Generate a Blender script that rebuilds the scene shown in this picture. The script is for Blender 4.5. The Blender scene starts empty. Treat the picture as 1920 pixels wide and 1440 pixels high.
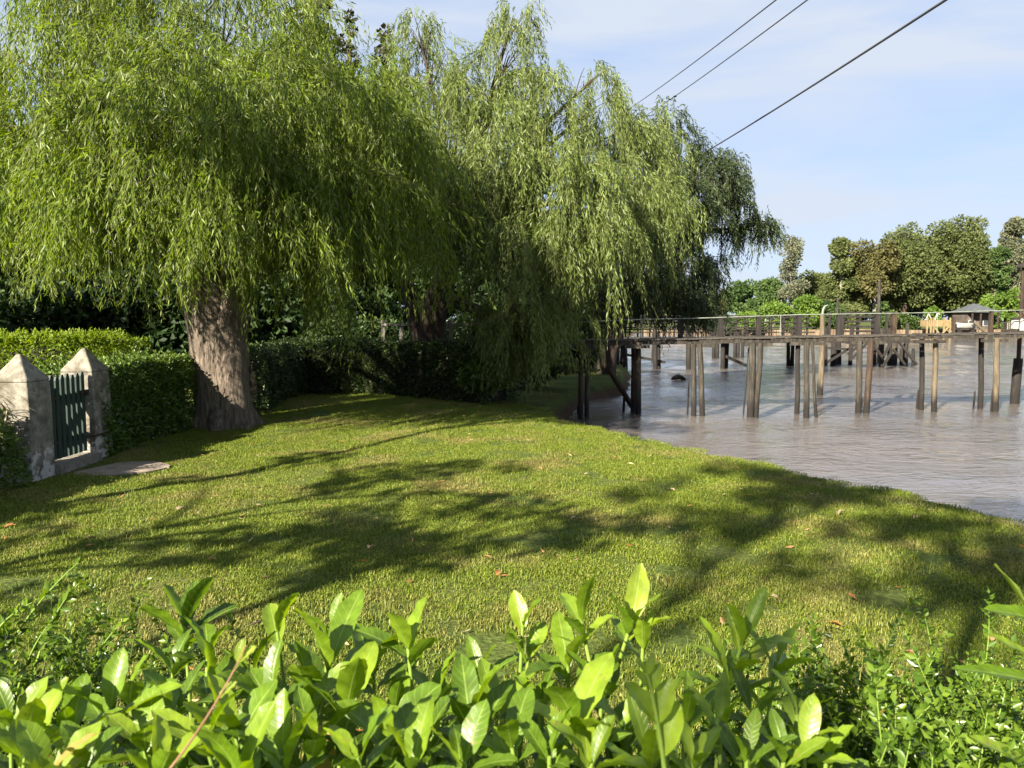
import bpy, math, random
import numpy as np
from mathutils import Vector, Matrix, noise as mnoise

R = math.radians
rng = np.random.default_rng(7)
random.seed(7)
scn = bpy.context.scene
COL = scn.collection
EYE = 1.65
F = 1450.0
PITCH = math.atan(120 / F)
WATER = -0.40
SUN_AZ, SUN_EL = 55.0, 30.0          # shadows run toward +x turned SUN_AZ toward +y


def ray(px, py):
    xc, yc = (px - 960) / F, -(py - 720) / F
    c, s = math.cos(PITCH), math.sin(PITCH)
    return np.array([xc, c + yc * s, -s + yc * c])


def at(px, py, Y):
    d = ray(px, py)
    return d * (Y / d[1]) + np.array([0, 0, EYE])


def on(px, py, z=0.0):
    d = ray(px, py)
    return d * ((z - EYE) / d[2]) + np.array([0, 0, EYE])


# ------------------------------------------------------------------ tagging
def tag(o, label=None, cat=None, group=None, kind=None):
    if label: o['label'] = label
    if cat: o['category'] = cat
    if group: o['group'] = group
    if kind: o['kind'] = kind
    return o


def empty(name, loc, label, cat, group=None):
    o = bpy.data.objects.new(name, None)
    COL.objects.link(o)
    o.location = loc
    o.empty_display_size = 0.2
    return tag(o, label, cat, group)


def link(name, me, mat, parent=None):
    o = bpy.data.objects.new(name, me)
    COL.objects.link(o)
    if mat is not None:
        me.materials.append(mat)
    if parent is not None:
        o.parent = parent
        o.matrix_parent_inverse = Matrix.Translation(parent.location).inverted()
    return o


def np_mesh(name, verts, faces, attrs=None, smooth=False, pattrs=None):
    """faces: (n,k) int array, all the same size."""
    me = bpy.data.meshes.new(name)
    verts = np.asarray(verts, np.float32); faces = np.asarray(faces, np.int32)
    n, k = faces.shape
    me.vertices.add(len(verts)); me.vertices.foreach_set('co', verts.ravel())
    me.loops.add(n * k); me.loops.foreach_set('vertex_index', faces.ravel())
    me.polygons.add(n)
    me.polygons.foreach_set('loop_start', np.arange(0, n * k, k, dtype=np.int32))
    me.polygons.foreach_set('loop_total', np.full(n, k, np.int32))
    if smooth:
        me.polygons.foreach_set('use_smooth', np.ones(n, bool))
    for key, v in (attrs or {}).items():
        a = me.attributes.new(key, 'FLOAT', 'FACE'); a.data.foreach_set('value', np.asarray(v, np.float32))
    for key, v in (pattrs or {}).items():
        a = me.attributes.new(key, 'FLOAT', 'POINT'); a.data.foreach_set('value', np.asarray(v, np.float32))
    me.update(calc_edges=True)
    return me


class MB:
    """collects boxes, bars, tubes; built as one mesh"""
    def __init__(self): self.v = []; self.f = []; self.s = []
    def add(self, vs, fs, smooth=False):
        b = len(self.v)
        self.v += [tuple(map(float, p)) for p in vs]
        self.f += [tuple(b + i for i in f) for f in fs]
        self.s += [smooth] * len(fs)
    def box(self, c, d, rz=0.0, tilt=None):
        c = Vector(c); m = Matrix.Rotation(rz, 3, 'Z')
        if tilt is not None: m = tilt @ m
        vs = [c + m @ Vector((sx * d[0] / 2, sy * d[1] / 2, sz * d[2] / 2)) for sx in (-1, 1) for sy in (-1, 1) for sz in (-1, 1)]
        self.add(vs, [(0, 1, 3, 2), (4, 6, 7, 5), (0, 4, 5, 1), (2, 3, 7, 6), (0, 2, 6, 4), (1, 5, 7, 3)])
        return self
    def bar(self, a, b, w, h):
        a, b = Vector(a), Vector(b); t = (b - a).normalized()
        up = Vector((0, 0, 1)) if abs(t.z) < .95 else Vector((1, 0, 0))
        s = t.cross(up).normalized() * w / 2; u = s.cross(t).normalized() * h / 2
        vs = [p + s * i + u * j for p in (a, b) for i in (-1, 1) for j in (-1, 1)]
        self.add(vs, [(0, 1, 3, 2), (4, 6, 7, 5), (0, 4, 5, 1), (2, 3, 7, 6), (0, 2, 6, 4), (1, 5, 7, 3)])
        return self
    def tube(self, pts, rad, n=10, wob=0.0, cap=True, flute=0.0):
        pts = [Vector(p) for p in pts]
        rings = []
        prev = None
        for i, p in enumerate(pts):
            t = (pts[min(i + 1, len(pts) - 1)] - pts[max(i - 1, 0)]).normalized()
            if prev is None:
                ref = Vector((1, 0, 0)) if abs(t.x) < .9 else Vector((0, 1, 0))
                u = (ref - t * ref.dot(t)).normalized()
            else:
                u = (prev - t * prev.dot(t)).normalized()
            prev = u; w = t.cross(u)
            ring = []
            for k in range(n):
                a = 2 * math.pi * k / n
                r = rad[i]
                if wob: r *= 1 + wob * mnoise.noise(Vector((math.cos(a) * 1.6 + p.x, math.sin(a) * 1.6 + p.y, p.z * 1.1)))
                if flute: r *= 1 + flute * (abs(math.sin(a * 2.5 + .6)) - .5)
                ring.append(p + u * math.cos(a) * r + w * math.sin(a) * r)
            rings.append(ring)
        vs = [q for r_ in rings for q in r_]
        fs = [(i * n + k, i * n + (k + 1) % n, (i + 1) * n + (k + 1) % n, (i + 1) * n + k) for i in range(len(pts) - 1) for k in range(n)]
        self.add(vs, fs, True)
        if cap:
            self.add(rings[0], [tuple(range(n))[::-1]]); self.add(rings[-1], [tuple(range(n))])
        return self
    def build(self, name, mat, parent=None):
        me = bpy.data.meshes.new(name)
        me.from_pydata(self.v, [], self.f)
        me.polygons.foreach_set('use_smooth', self.s)
        me.update()
        return link(name, me, mat, parent)


# ------------------------------------------------------------------ materials
def newmat(name):
    m = bpy.data.materials.new(name); m.use_nodes = True
    nt = m.node_tree; nt.nodes.clear()
    out = nt.nodes.new('ShaderNodeOutputMaterial')
    return m, nt, nt.nodes, nt.links, out


def ramp(N, stops):
    r = N.new('ShaderNodeValToRGB'); e = r.color_ramp.elements
    while len(e) > 1: e.remove(e[-1])
    e[0].position = stops[0][0]; e[0].color = (*stops[0][1], 1)
    for p, c in stops[1:]:
        k = e.new(p); k.color = (*c, 1)
    return r


def leafmat(name, stops, transl=0.4, rough=0.5, spec=0.3, gain=1.5):
    m, nt, N, L, out = newmat(name)
    at_ = N.new('ShaderNodeAttribute'); at_.attribute_name = 'rnd'
    r = ramp(N, stops); L.new(at_.outputs['Fac'], r.inputs[0])
    p = N.new('ShaderNodeBsdfPrincipled'); p.inputs['Roughness'].default_value = rough
    p.inputs['Specular IOR Level'].default_value = spec
    L.new(r.outputs[0], p.inputs['Base Color'])
    t = N.new('ShaderNodeBsdfTranslucent')
    hs = N.new('ShaderNodeHueSaturation'); hs.inputs['Value'].default_value = gain; hs.inputs['Saturation'].default_value = 1.1
    hs.inputs['Hue'].default_value = .49
    L.new(r.outputs[0], hs.inputs['Color']); L.new(hs.outputs[0], t.inputs['Color'])
    mx = N.new('ShaderNodeMixShader'); mx.inputs[0].default_value = transl
    L.new(p.outputs[0], mx.inputs[1]); L.new(t.outputs[0], mx.inputs[2]); L.new(mx.outputs[0], out.inputs[0])
    return m


def noisemat(name, stops, scale=3.0, rough=0.85, bump=0.3, stretch=(1, 1, 1), detail=6, wet=False, foot=None, dist=0.02, spec=.3, extra=None):
    """mottled surface; stops coloured by noise over object space"""
    m, nt, N, L, out = newmat(name)
    tc = N.new('ShaderNodeTexCoord'); mp = N.new('ShaderNodeMapping'); mp.inputs['Scale'].default_value = stretch
    geo = N.new('ShaderNodeNewGeometry')
    L.new(geo.outputs['Position'], mp.inputs[0])
    nz = N.new('ShaderNodeTexNoise'); nz.inputs['Scale'].default_value = scale; nz.inputs['Detail'].default_value = detail; nz.inputs['Roughness'].default_value = .65
    L.new(mp.outputs[0], nz.inputs['Vector'])
    r = ramp(N, stops); L.new(nz.outputs['Fac'], r.inputs[0])
    p = N.new('ShaderNodeBsdfPrincipled'); p.inputs['Roughness'].default_value = rough; p.inputs['Specular IOR Level'].default_value = spec
    col = r.outputs[0]
    if extra:                       # large-scale stains
        n2 = N.new('ShaderNodeTexNoise'); n2.inputs['Scale'].default_value = extra[0]; n2.inputs['Detail'].default_value = 5
        L.new(geo.outputs['Position'], n2.inputs['Vector'])
        r2 = ramp(N, [(extra[1], (0, 0, 0)), (extra[2], (1, 1, 1))]); L.new(n2.outputs['Fac'], r2.inputs[0])
        mx = N.new('ShaderNodeMix'); mx.data_type = 'RGBA'; L.new(r2.outputs[0], mx.inputs[0]); L.new(col, mx.inputs[6]); mx.inputs[7].default_value = (*extra[3], 1)
        col = mx.outputs[2]
    if foot:                        # remnants of white paint near the ground
        sp = N.new('ShaderNodeSeparateXYZ'); L.new(geo.outputs['Position'], sp.inputs[0])
        n3 = N.new('ShaderNodeTexNoise'); n3.inputs['Scale'].default_value = 13; n3.inputs['Detail'].default_value = 6; L.new(geo.outputs['Position'], n3.inputs['Vector'])
        ad = N.new('ShaderNodeMath'); ad.operation = 'MULTIPLY_ADD'; ad.inputs[1].default_value = -1.5; L.new(n3.outputs['Fac'], ad.inputs[0]); L.new(sp.outputs['Z'], ad.inputs[2])
        mr = N.new('ShaderNodeMapRange'); mr.inputs['From Min'].default_value = -.66; mr.inputs['From Max'].default_value = -.54; mr.inputs['To Min'].default_value = .7; mr.inputs['To Max'].default_value = 0
        L.new(ad.outputs[0], mr.inputs['Value'])
        mx = N.new('ShaderNodeMix'); mx.data_type = 'RGBA'; L.new(mr.outputs[0], mx.inputs[0]); L.new(col, mx.inputs[6]); mx.inputs[7].default_value = (*foot, 1); col = mx.outputs[2]
    if wet:                         # tide-wetted timber below the high water mark
        sp = N.new('ShaderNodeSeparateXYZ'); L.new(geo.outputs['Position'], sp.inputs[0])
        ad = N.new('ShaderNodeMath'); ad.operation = 'MULTIPLY_ADD'; ad.inputs[1].default_value = .35; L.new(nz.outputs['Fac'], ad.inputs[0]); L.new(sp.outputs['Z'], ad.inputs[2])
        mr = N.new('ShaderNodeMapRange'); mr.inputs['From Min'].default_value = .0; mr.inputs['From Max'].default_value = .22
        L.new(ad.outputs[0], mr.inputs['Value'])
        mx = N.new('ShaderNodeMix'); mx.data_type = 'RGBA'; mx.inputs[6].default_value = (.012, .010, .009, 1)
        L.new(mr.outputs[0], mx.inputs[0]); L.new(col, mx.inputs[7]); col = mx.outputs[2]
    L.new(col, p.inputs['Base Color'])
    if bump:
        b = N.new('ShaderNodeBump'); b.inputs['Strength'].default_value = bump; b.inputs['Distance'].default_value = dist
        L.new(nz.outputs['Fac'], b.inputs['Height']); L.new(b.outputs[0], p.inputs['Normal'])
    L.new(p.outputs[0], out.inputs[0])
    return m


M = {}
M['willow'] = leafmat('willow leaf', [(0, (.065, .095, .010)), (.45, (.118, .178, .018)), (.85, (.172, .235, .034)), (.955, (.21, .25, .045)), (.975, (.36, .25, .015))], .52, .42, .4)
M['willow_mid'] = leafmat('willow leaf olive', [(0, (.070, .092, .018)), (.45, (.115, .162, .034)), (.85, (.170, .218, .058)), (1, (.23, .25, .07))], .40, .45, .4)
M['willow_shaded'] = leafmat('willow leaf shaded', [(0, (.013, .024, .008)), (.5, (.024, .042, .012)), (1, (.055, .078, .022))], .25, .5, .3)  # leaf tone darkened to stand in for shade on the far willow
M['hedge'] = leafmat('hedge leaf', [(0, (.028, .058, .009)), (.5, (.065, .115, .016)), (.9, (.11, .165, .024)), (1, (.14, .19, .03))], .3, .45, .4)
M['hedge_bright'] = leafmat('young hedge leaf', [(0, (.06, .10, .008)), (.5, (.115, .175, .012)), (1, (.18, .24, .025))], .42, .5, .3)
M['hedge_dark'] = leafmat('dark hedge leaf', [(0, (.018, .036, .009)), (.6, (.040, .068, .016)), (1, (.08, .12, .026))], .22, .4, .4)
M['tree_shaded'] = leafmat('shaded tree leaf', [(0, (.010, .022, .007)), (.6, (.020, .040, .011)), (1, (.04, .07, .018))], .2, .6, .2)  # dark leaf with the shade of the woods put into its colour
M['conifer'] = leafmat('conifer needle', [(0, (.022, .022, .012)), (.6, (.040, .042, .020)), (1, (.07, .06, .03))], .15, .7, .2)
M['far_olive'] = leafmat('olive crown leaf', [(0, (.045, .065, .020)), (.5, (.085, .105, .035)), (1, (.13, .15, .05))], .35, .6, .2)
M['far_green'] = leafmat('green crown leaf', [(0, (.030, .060, .020)), (.5, (.055, .095, .028)), (1, (.10, .15, .04))], .35, .6, .2)
M['far_bright'] = leafmat('bright bush leaf', [(0, (.06, .11, .018)), (.5, (.10, .17, .028)), (1, (.16, .23, .04))], .42, .6, .2)
M['far_rust'] = leafmat('rusty crown leaf', [(0, (.055, .062, .020)), (.5, (.092, .092, .032)), (1, (.13, .12, .045))], .35, .6, .2)
M['far_grey'] = leafmat('grey crown leaf', [(0, (.07, .08, .045)), (.5, (.11, .12, .07)), (1, (.15, .16, .10))], .3, .6, .2)
M['small_leaf'] = leafmat('small shrub leaf', [(0, (.022, .052, .007)), (.5, (.060, .115, .012)), (.93, (.13, .20, .02)), (1, (.22, .09, .04))], .38, .32, .45)
M['drygrass'] = leafmat('dry blade', [(0, (.14, .11, .07)), (.6, (.26, .22, .15)), (1, (.36, .32, .24))], .25, .6, .2, 1.1)
M['fallen'] = leafmat('fallen leaf', [(0, (.20, .10, .03)), (.4, (.32, .15, .045)), (.7, (.36, .24, .12)), (1, (.42, .34, .22))], .15, .6, .3, 1.1)
M['bark'] = noisemat('willow bark', [(.30, (.038, .029, .022)), (.5, (.115, .092, .072)), (.72, (.23, .19, .155))], 5.0, .9, 1.0, (4.5, 4.5, .75), 8, dist=.06)
M['bark_dark'] = noisemat('dark bark', [(.3, (.018, .013, .010)), (.7, (.07, .05, .04))], 5.0, .95, .8, (4, 4, .8), 6, dist=.04)
M['bark_pale'] = noisemat('pale bark', [(.3, (.10, .09, .075)), (.7, (.25, .23, .20))], 2.0, .95, .4, (3, 3, .6), 5)
M['twig'] = noisemat('twig', [(.3, (.04, .045, .015)), (.7, (.09, .09, .03))], 8, .8, 0)
M['green_stem'] = noisemat('green stem', [(.3, (.10, .17, .02)), (.7, (.18, .25, .05))], 20, .5, 0)
M['red_twig'] = noisemat('red twig', [(.3, (.13, .065, .035)), (.7, (.22, .13, .07))], 20, .6, 0)
M['branches'] = noisemat('hedge shaded core', [(.35, (.008, .009, .005)), (.7, (.03, .028, .016))], 14, 1, 1, dist=.05)  # near-black fill, inner shade of the hedge as colour
M['concrete'] = noisemat('weathered concrete', [(.28, (.065, .058, .047)), (.5, (.165, .152, .125)), (.75, (.29, .27, .23))], 11, .95, .8, detail=10, dist=.02, extra=(4.5, .50, .66, (.085, .075, .055)), foot=(.42, .41, .38))
M['step'] = noisemat('step concrete', [(.3, (.09, .08, .066)), (.7, (.22, .20, .17))], 11, .95, .8, detail=9)
M['slab'] = noisemat('worn concrete slab', [(.3, (.13, .105, .085)), (.7, (.27, .225, .185))], 7, .95, .5, detail=9)
M['gate_paint'] = noisemat('weathered green paint', [(.25, (.010, .020, .017)), (.6, (.018, .036, .029)), (.85, (.04, .058, .048))], 9, .6, .3, (3, 3, .5))
M['iron'] = noisemat('rusty iron', [(.3, (.015, .012, .010)), (.7, (.05, .035, .025))], 30, .7, .2)
M['wood'] = noisemat('grey jetty timber', [(.28, (.010, .009, .0075)), (.5, (.030, .026, .021)), (.78, (.080, .070, .056))], 4, .9, .6, (5, 5, .7), 7, wet=True)
M['wood_brown'] = noisemat('brown jetty timber', [(.28, (.012, .008, .006)), (.5, (.036, .024, .017)), (.78, (.085, .058, .042))], 4, .9, .6, (5, 5, .7), 7, wet=True)
M['wood_pale'] = noisemat('pale jetty timber', [(.28, (.035, .028, .020)), (.5, (.090, .072, .050)), (.78, (.17, .14, .098))], 4, .9, .6, (5, 5, .7), 7, wet=True)
M['wood_dark'] = noisemat('dark jetty timber', [(.25, (.007, .006, .006)), (.5, (.017, .015, .014)), (.8, (.04, .034, .03))], 4, .9, .5, (5, 5, .7), 7, wet=True)
M['deck'] = noisemat('jetty deck boards', [(.25, (.018, .016, .014)), (.55, (.055, .049, .042)), (.8, (.12, .108, .094))], 5, .9, .6, (8, 1.5, 8), 7)
M['rail'] = noisemat('pale rail pipe', [(.3, (.10, .12, .10)), (.7, (.21, .23, .19))], 6, .6, .1)
M['yellow_wood'] = noisemat('yellow timber', [(.3, (.13, .095, .045)), (.7, (.24, .18, .095))], 3, .8, .2)  # the timber's own yellow
M['white_paint'] = noisemat('white paint', [(.3, (.22, .22, .21)), (.7, (.40, .40, .39))], 3, .7, .1)
M['tan_wall'] = noisemat('tan bank boards', [(.36, (.035, .028, .018)), (.64, (.20, .145, .095))], .9, .95, .4, (6, 6, .6))
M['slate'] = noisemat('grey roof', [(.3, (.04, .046, .054)), (.7, (.075, .084, .095))], 2, .8, .3)
M['house_wall'] = noisemat('brown house wall', [(.3, (.05, .04, .035)), (.7, (.11, .09, .08))], 2, .9, .1)  # mottled brown wall
M['terracotta'] = noisemat('terracotta', [(.3, (.28, .13, .09)), (.7, (.42, .21, .15))], 9, .8, .2)
M['black_rubber'] = noisemat('black rubber', [(.3, (.010, .010, .011)), (.7, (.03, .03, .033))], 9, .7, .2)
M['cable'] = noisemat('cable', [(.3, (.035, .037, .042)), (.7, (.06, .062, .07))], 9, .6, 0)
M['glass'] = noisemat('dark window glass', [(.3, (.02, .025, .03)), (.7, (.05, .06, .07))], 3, .1, 0, spec=.6)

# ------------------------------------------------------------------ terrain
river_poly = np.array([(3.75, 7.5), (4.25, 6.5), (4.75, 5.2), (5.6, 3), (7, -8), (12, -60), (420, -60), (420, 92), (100, 98), (60, 103), (48, 116), (50, 150),
                       (44, 182), (30, 160), (18, 115), (11, 78), (6.5, 50), (4.6, 33), (4.2, 28), (3.3, 22.6), (1.4, 18), (.55, 14.2), (.85, 12.8), (1.9, 11), (2.85, 9.2)], float)


def poly_sd(P, poly):
    """signed distance, positive outside (land)"""
    d = np.full(len(P), 1e9); inside = np.zeros(len(P), bool)
    n = len(poly)
    for i in range(n):
        a, b = poly[i], poly[(i + 1) % n]; ab = b - a
        t = np.clip(((P - a) @ ab) / (ab @ ab), 0, 1)
        d = np.minimum(d, np.hypot(*(P - a - t[:, None] * ab).T))
        c = (a[1] > P[:, 1]) != (b[1] > P[:, 1])
        with np.errstate(divide='ignore', invalid='ignore'):
            xi = a[0] + (P[:, 1] - a[1]) / (b[1] - a[1]) * ab[0]
        inside ^= c & (P[:, 0] < xi)
    return np.where(inside, -d, d)


def vnoise(x, y, s, seed=0):
    r_ = np.random.default_rng(seed); g = r_.random((64, 64))
    x = x * s + 100; y = y * s + 100
    xi, yi = np.floor(x).astype(int), np.floor(y).astype(int); fx, fy = x - xi, y - yi
    fx = fx * fx * (3 - 2 * fx); fy = fy * fy * (3 - 2 * fy)
    G = lambda i, j: g[i % 64, j % 64]
    return (G(xi, yi) * (1 - fx) + G(xi + 1, yi) * fx) * (1 - fy) + (G(xi, yi + 1) * (1 - fx) + G(xi + 1, yi + 1) * fx) * fy


def height(x, y):
    P = np.stack([x, y], 1)
    near = np.exp(-np.hypot(x, y - 8) / 30)
    d = poly_sd(P, river_poly) + (vnoise(x, y, 1.3, 3) - .5) * .30 * np.minimum(1, near * 2) + (vnoise(x, y, 4.1, 4) - .5) * .10
    land = (vnoise(x, y, .35, 1) - .5) * .10 + (vnoise(x, y, 1.1, 2) - .5) * .04 - .06 * np.exp(-np.maximum(d, 0) / .8)
    bank = np.where(d < .10, -np.clip((.10 - d) / .45, 0, 1) ** .8 * .62, 0)
    deep = np.where(d < -.3, -np.clip((-.3 - d) / 6, 0, 1) * 1.6, 0)
    return land + bank + deep, d


def spaced(lo, hi, step, lim_lo, lim_hi, g=1.12):
    a = list(np.arange(lo, hi, step)); s = step
    while a[-1] < lim_hi: s *= g; a.append(a[-1] + s)
    s = step
    while a[0] > lim_lo: s *= g; a.insert(0, a[0] - s)
    return np.array(a)


gx = spaced(-8, 8, .11, -700, 900); gy = spaced(1, 20, .11, -80, 1200)
X, Y = np.meshgrid(gx, gy); H, D = height(X.ravel(), Y.ravel())
nx, ny = len(gx), len(gy)
idx = np.arange(nx * ny).reshape(ny, nx)
Fq = np.stack([idx[:-1, :-1], idx[:-1, 1:], idx[1:, 1:], idx[1:, :-1]], -1).reshape(-1, 4)
me = np_mesh('ground', np.stack([X.ravel(), Y.ravel(), H], 1), Fq, smooth=True)

m, nt, N, L, out = newmat('lawn soil')
geo = N.new('ShaderNodeNewGeometry')
n1 = N.new('ShaderNodeTexNoise'); n1.inputs['Scale'].default_value = .8; n1.inputs['Detail'].default_value = 6
n2 = N.new('ShaderNodeTexNoise'); n2.inputs['Scale'].default_value = 30; n2.inputs['Detail'].default_value = 5
for n_ in (n1, n2): L.new(geo.outputs['Position'], n_.inputs['Vector'])
r1 = ramp(N, [(.35, (.045, .070, .014)), (.55, (.075, .095, .022)), (.72, (.13, .115, .045))]); L.new(n1.outputs['Fac'], r1.inputs[0])
r2 = ramp(N, [(.3, (.45, .45, .45)), (.7, (1.25, 1.25, 1.25))]); L.new(n2.outputs['Fac'], r2.inputs[0])
mu = N.new('ShaderNodeMix'); mu.data_type = 'RGBA'; mu.blend_type = 'MULTIPLY'; mu.inputs[0].default_value = 1
L.new(r1.outputs[0], mu.inputs[6]); L.new(r2.outputs[0], mu.inputs[7])
sp = N.new('ShaderNodeSeparateXYZ'); L.new(geo.outputs['Position'], sp.inputs[0])
mr = N.new('ShaderNodeMapRange'); mr.inputs['From Min'].default_value = -.28; mr.inputs['From Max'].default_value = -.12; L.new(sp.outputs['Z'], mr.inputs['Value'])
mx = N.new('ShaderNodeMix'); mx.data_type = 'RGBA'; L.new(mr.outputs[0], mx.inputs[0]); mx.inputs[6].default_value = (.055, .036, .022, 1); L.new(mu.outputs[2], mx.inputs[7])
p = N.new('ShaderNodeBsdfPrincipled'); p.inputs['Roughness'].default_value = .95; p.inputs['Specular IOR Level'].default_value = .1
L.new(mx.outputs[2], p.inputs['Base Color'])
b = N.new('ShaderNodeBump'); b.inputs['Strength'].default_value = .6; b.inputs['Distance'].default_value = .03
L.new(n2.outputs['Fac'], b.inputs['Height']); L.new(b.outputs[0], p.inputs['Normal']); L.new(p.outputs[0], out.inputs[0])
tag(link('ground', me, m), kind='structure')

# river: one gently heaved sheet, finer close by
wx = spaced(-2, 24, .22, -120, 900, 1.10); wy = spaced(3, 34, .22, -80, 1000, 1.10)
X, Y = np.meshgrid(wx, wy); x, y = X.ravel(), Y.ravel()
Z = WATER + (vnoise(x + .3 * y, y, .55, 11) - .5) * .07 + (vnoise(x, y - .4 * x, 1.25, 12) - .5) * .045
nx, ny = len(wx), len(wy); idx = np.arange(nx * ny).reshape(ny, nx)
Fq = np.stack([idx[:-1, :-1], idx[:-1, 1:], idx[1:, 1:], idx[1:, :-1]], -1).reshape(-1, 4)
me = np_mesh('river', np.stack([x, y, Z], 1), Fq, smooth=True)
m, nt, N, L, out = newmat('muddy river')
geo = N.new('ShaderNodeNewGeometry')
def wn(scale, sx, sy, det, rot=0):
    mp = N.new('ShaderNodeMapping'); mp.inputs['Scale'].default_value = (sx, sy, 1); mp.inputs['Rotation'].default_value = (0, 0, R(rot))
    L.new(geo.outputs['Position'], mp.inputs[0])
    n_ = N.new('ShaderNodeTexNoise'); n_.inputs['Scale'].default_value = scale; n_.inputs['Detail'].default_value = det; n_.inputs['Roughness'].default_value = .55
    n_.inputs['Distortion'].default_value = .6
    L.new(mp.outputs[0], n_.inputs['Vector']); return n_
a1 = wn(.9, .8, 1.3, 3, 20); a2 = wn(3.2, .8, 1.2, 4, -15); a3 = wn(11, 1, 1.2, 3, 5)
md = wn(.16, .5, 1.5, 4, 8)
def mul(a_, k):
    n_ = N.new('ShaderNodeMath'); n_.operation = 'MULTIPLY'; L.new(a_, n_.inputs[0]); n_.inputs[1].default_value = k; return n_.outputs[0]
def addn(a_, b_):
    n_ = N.new('ShaderNodeMath'); n_.operation = 'ADD'; L.new(a_, n_.inputs[0]); L.new(b_, n_.inputs[1]); return n_.outputs[0]
hgt = addn(addn(mul(a1.outputs['Fac'], .11), mul(a2.outputs['Fac'], .15)), mul(a3.outputs['Fac'], .050))
rr = ramp(N, [(.35, (.088, .079, .076)), (.65, (.135, .117, .108))]); L.new(md.outputs['Fac'], rr.inputs[0])  # mud colour greyed toward lavender, with sky reflection mixed into it
p = N.new('ShaderNodeBsdfPrincipled'); p.inputs['Roughness'].default_value = .04; p.inputs['IOR'].default_value = 2.0
p.inputs['Specular IOR Level'].default_value = .8
L.new(rr.outputs[0], p.inputs['Base Color'])
b = N.new('ShaderNodeBump')
cp = wn(.33, .5, 1.4, 3, -25); rc = ramp(N, [(.36, (.18, .18, .18)), (.62, (.55, .55, .55))]); L.new(cp.outputs['Fac'], rc.inputs[0])
L.new(rc.outputs[0], b.inputs['Strength']); b.inputs['Distance'].default_value = 1.0
L.new(hgt, b.inputs['Height']); L.new(b.outputs[0], p.inputs['Normal']); L.new(p.outputs[0], out.inputs[0])
tag(link('river', me, m), kind='structure')


# ------------------------------------------------------------------ leaves
def unit(v): return v / np.maximum(np.linalg.norm(v, axis=-1, keepdims=True), 1e-9)


def leaf_cards(name, pos, axis, side, length, width, rnd, mat, parent, fold=.25):
    """each leaf a kite of two triangles folded a little along its midrib"""
    n = len(pos); axis = unit(axis); side = unit(side - axis * np.sum(side * axis, 1, keepdims=True)); nrm = np.cross(axis, side)
    Ln = length[:, None]; W = width[:, None]
    mid = pos + axis * Ln * .42
    v = np.stack([pos, mid + side * W * .5 + nrm * W * fold, pos + axis * Ln, mid - side * W * .5 + nrm * W * fold], 1).reshape(-1, 3)
    b_ = np.arange(n)[:, None] * 4
    f = np.concatenate([b_ + np.array([[0, 1, 2]]), b_ + np.array([[0, 2, 3]])], 1).reshape(-1, 3)
    me = np_mesh(name, v, f, {'rnd': np.repeat(rnd, 2)})
    return link(name, me, mat, parent)


def rdir(n):
    return unit(rng.normal(size=(n, 3)))


def curve_pts(a, b, bulge, n=6):
    a, b = np.array(a, float), np.array(b, float); c = (a + b) / 2 + np.array(bulge)
    t = np.linspace(0, 1, n)[:, None]
    return (1 - t) ** 2 * a + 2 * t * (1 - t) * c + t * t * b


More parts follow.
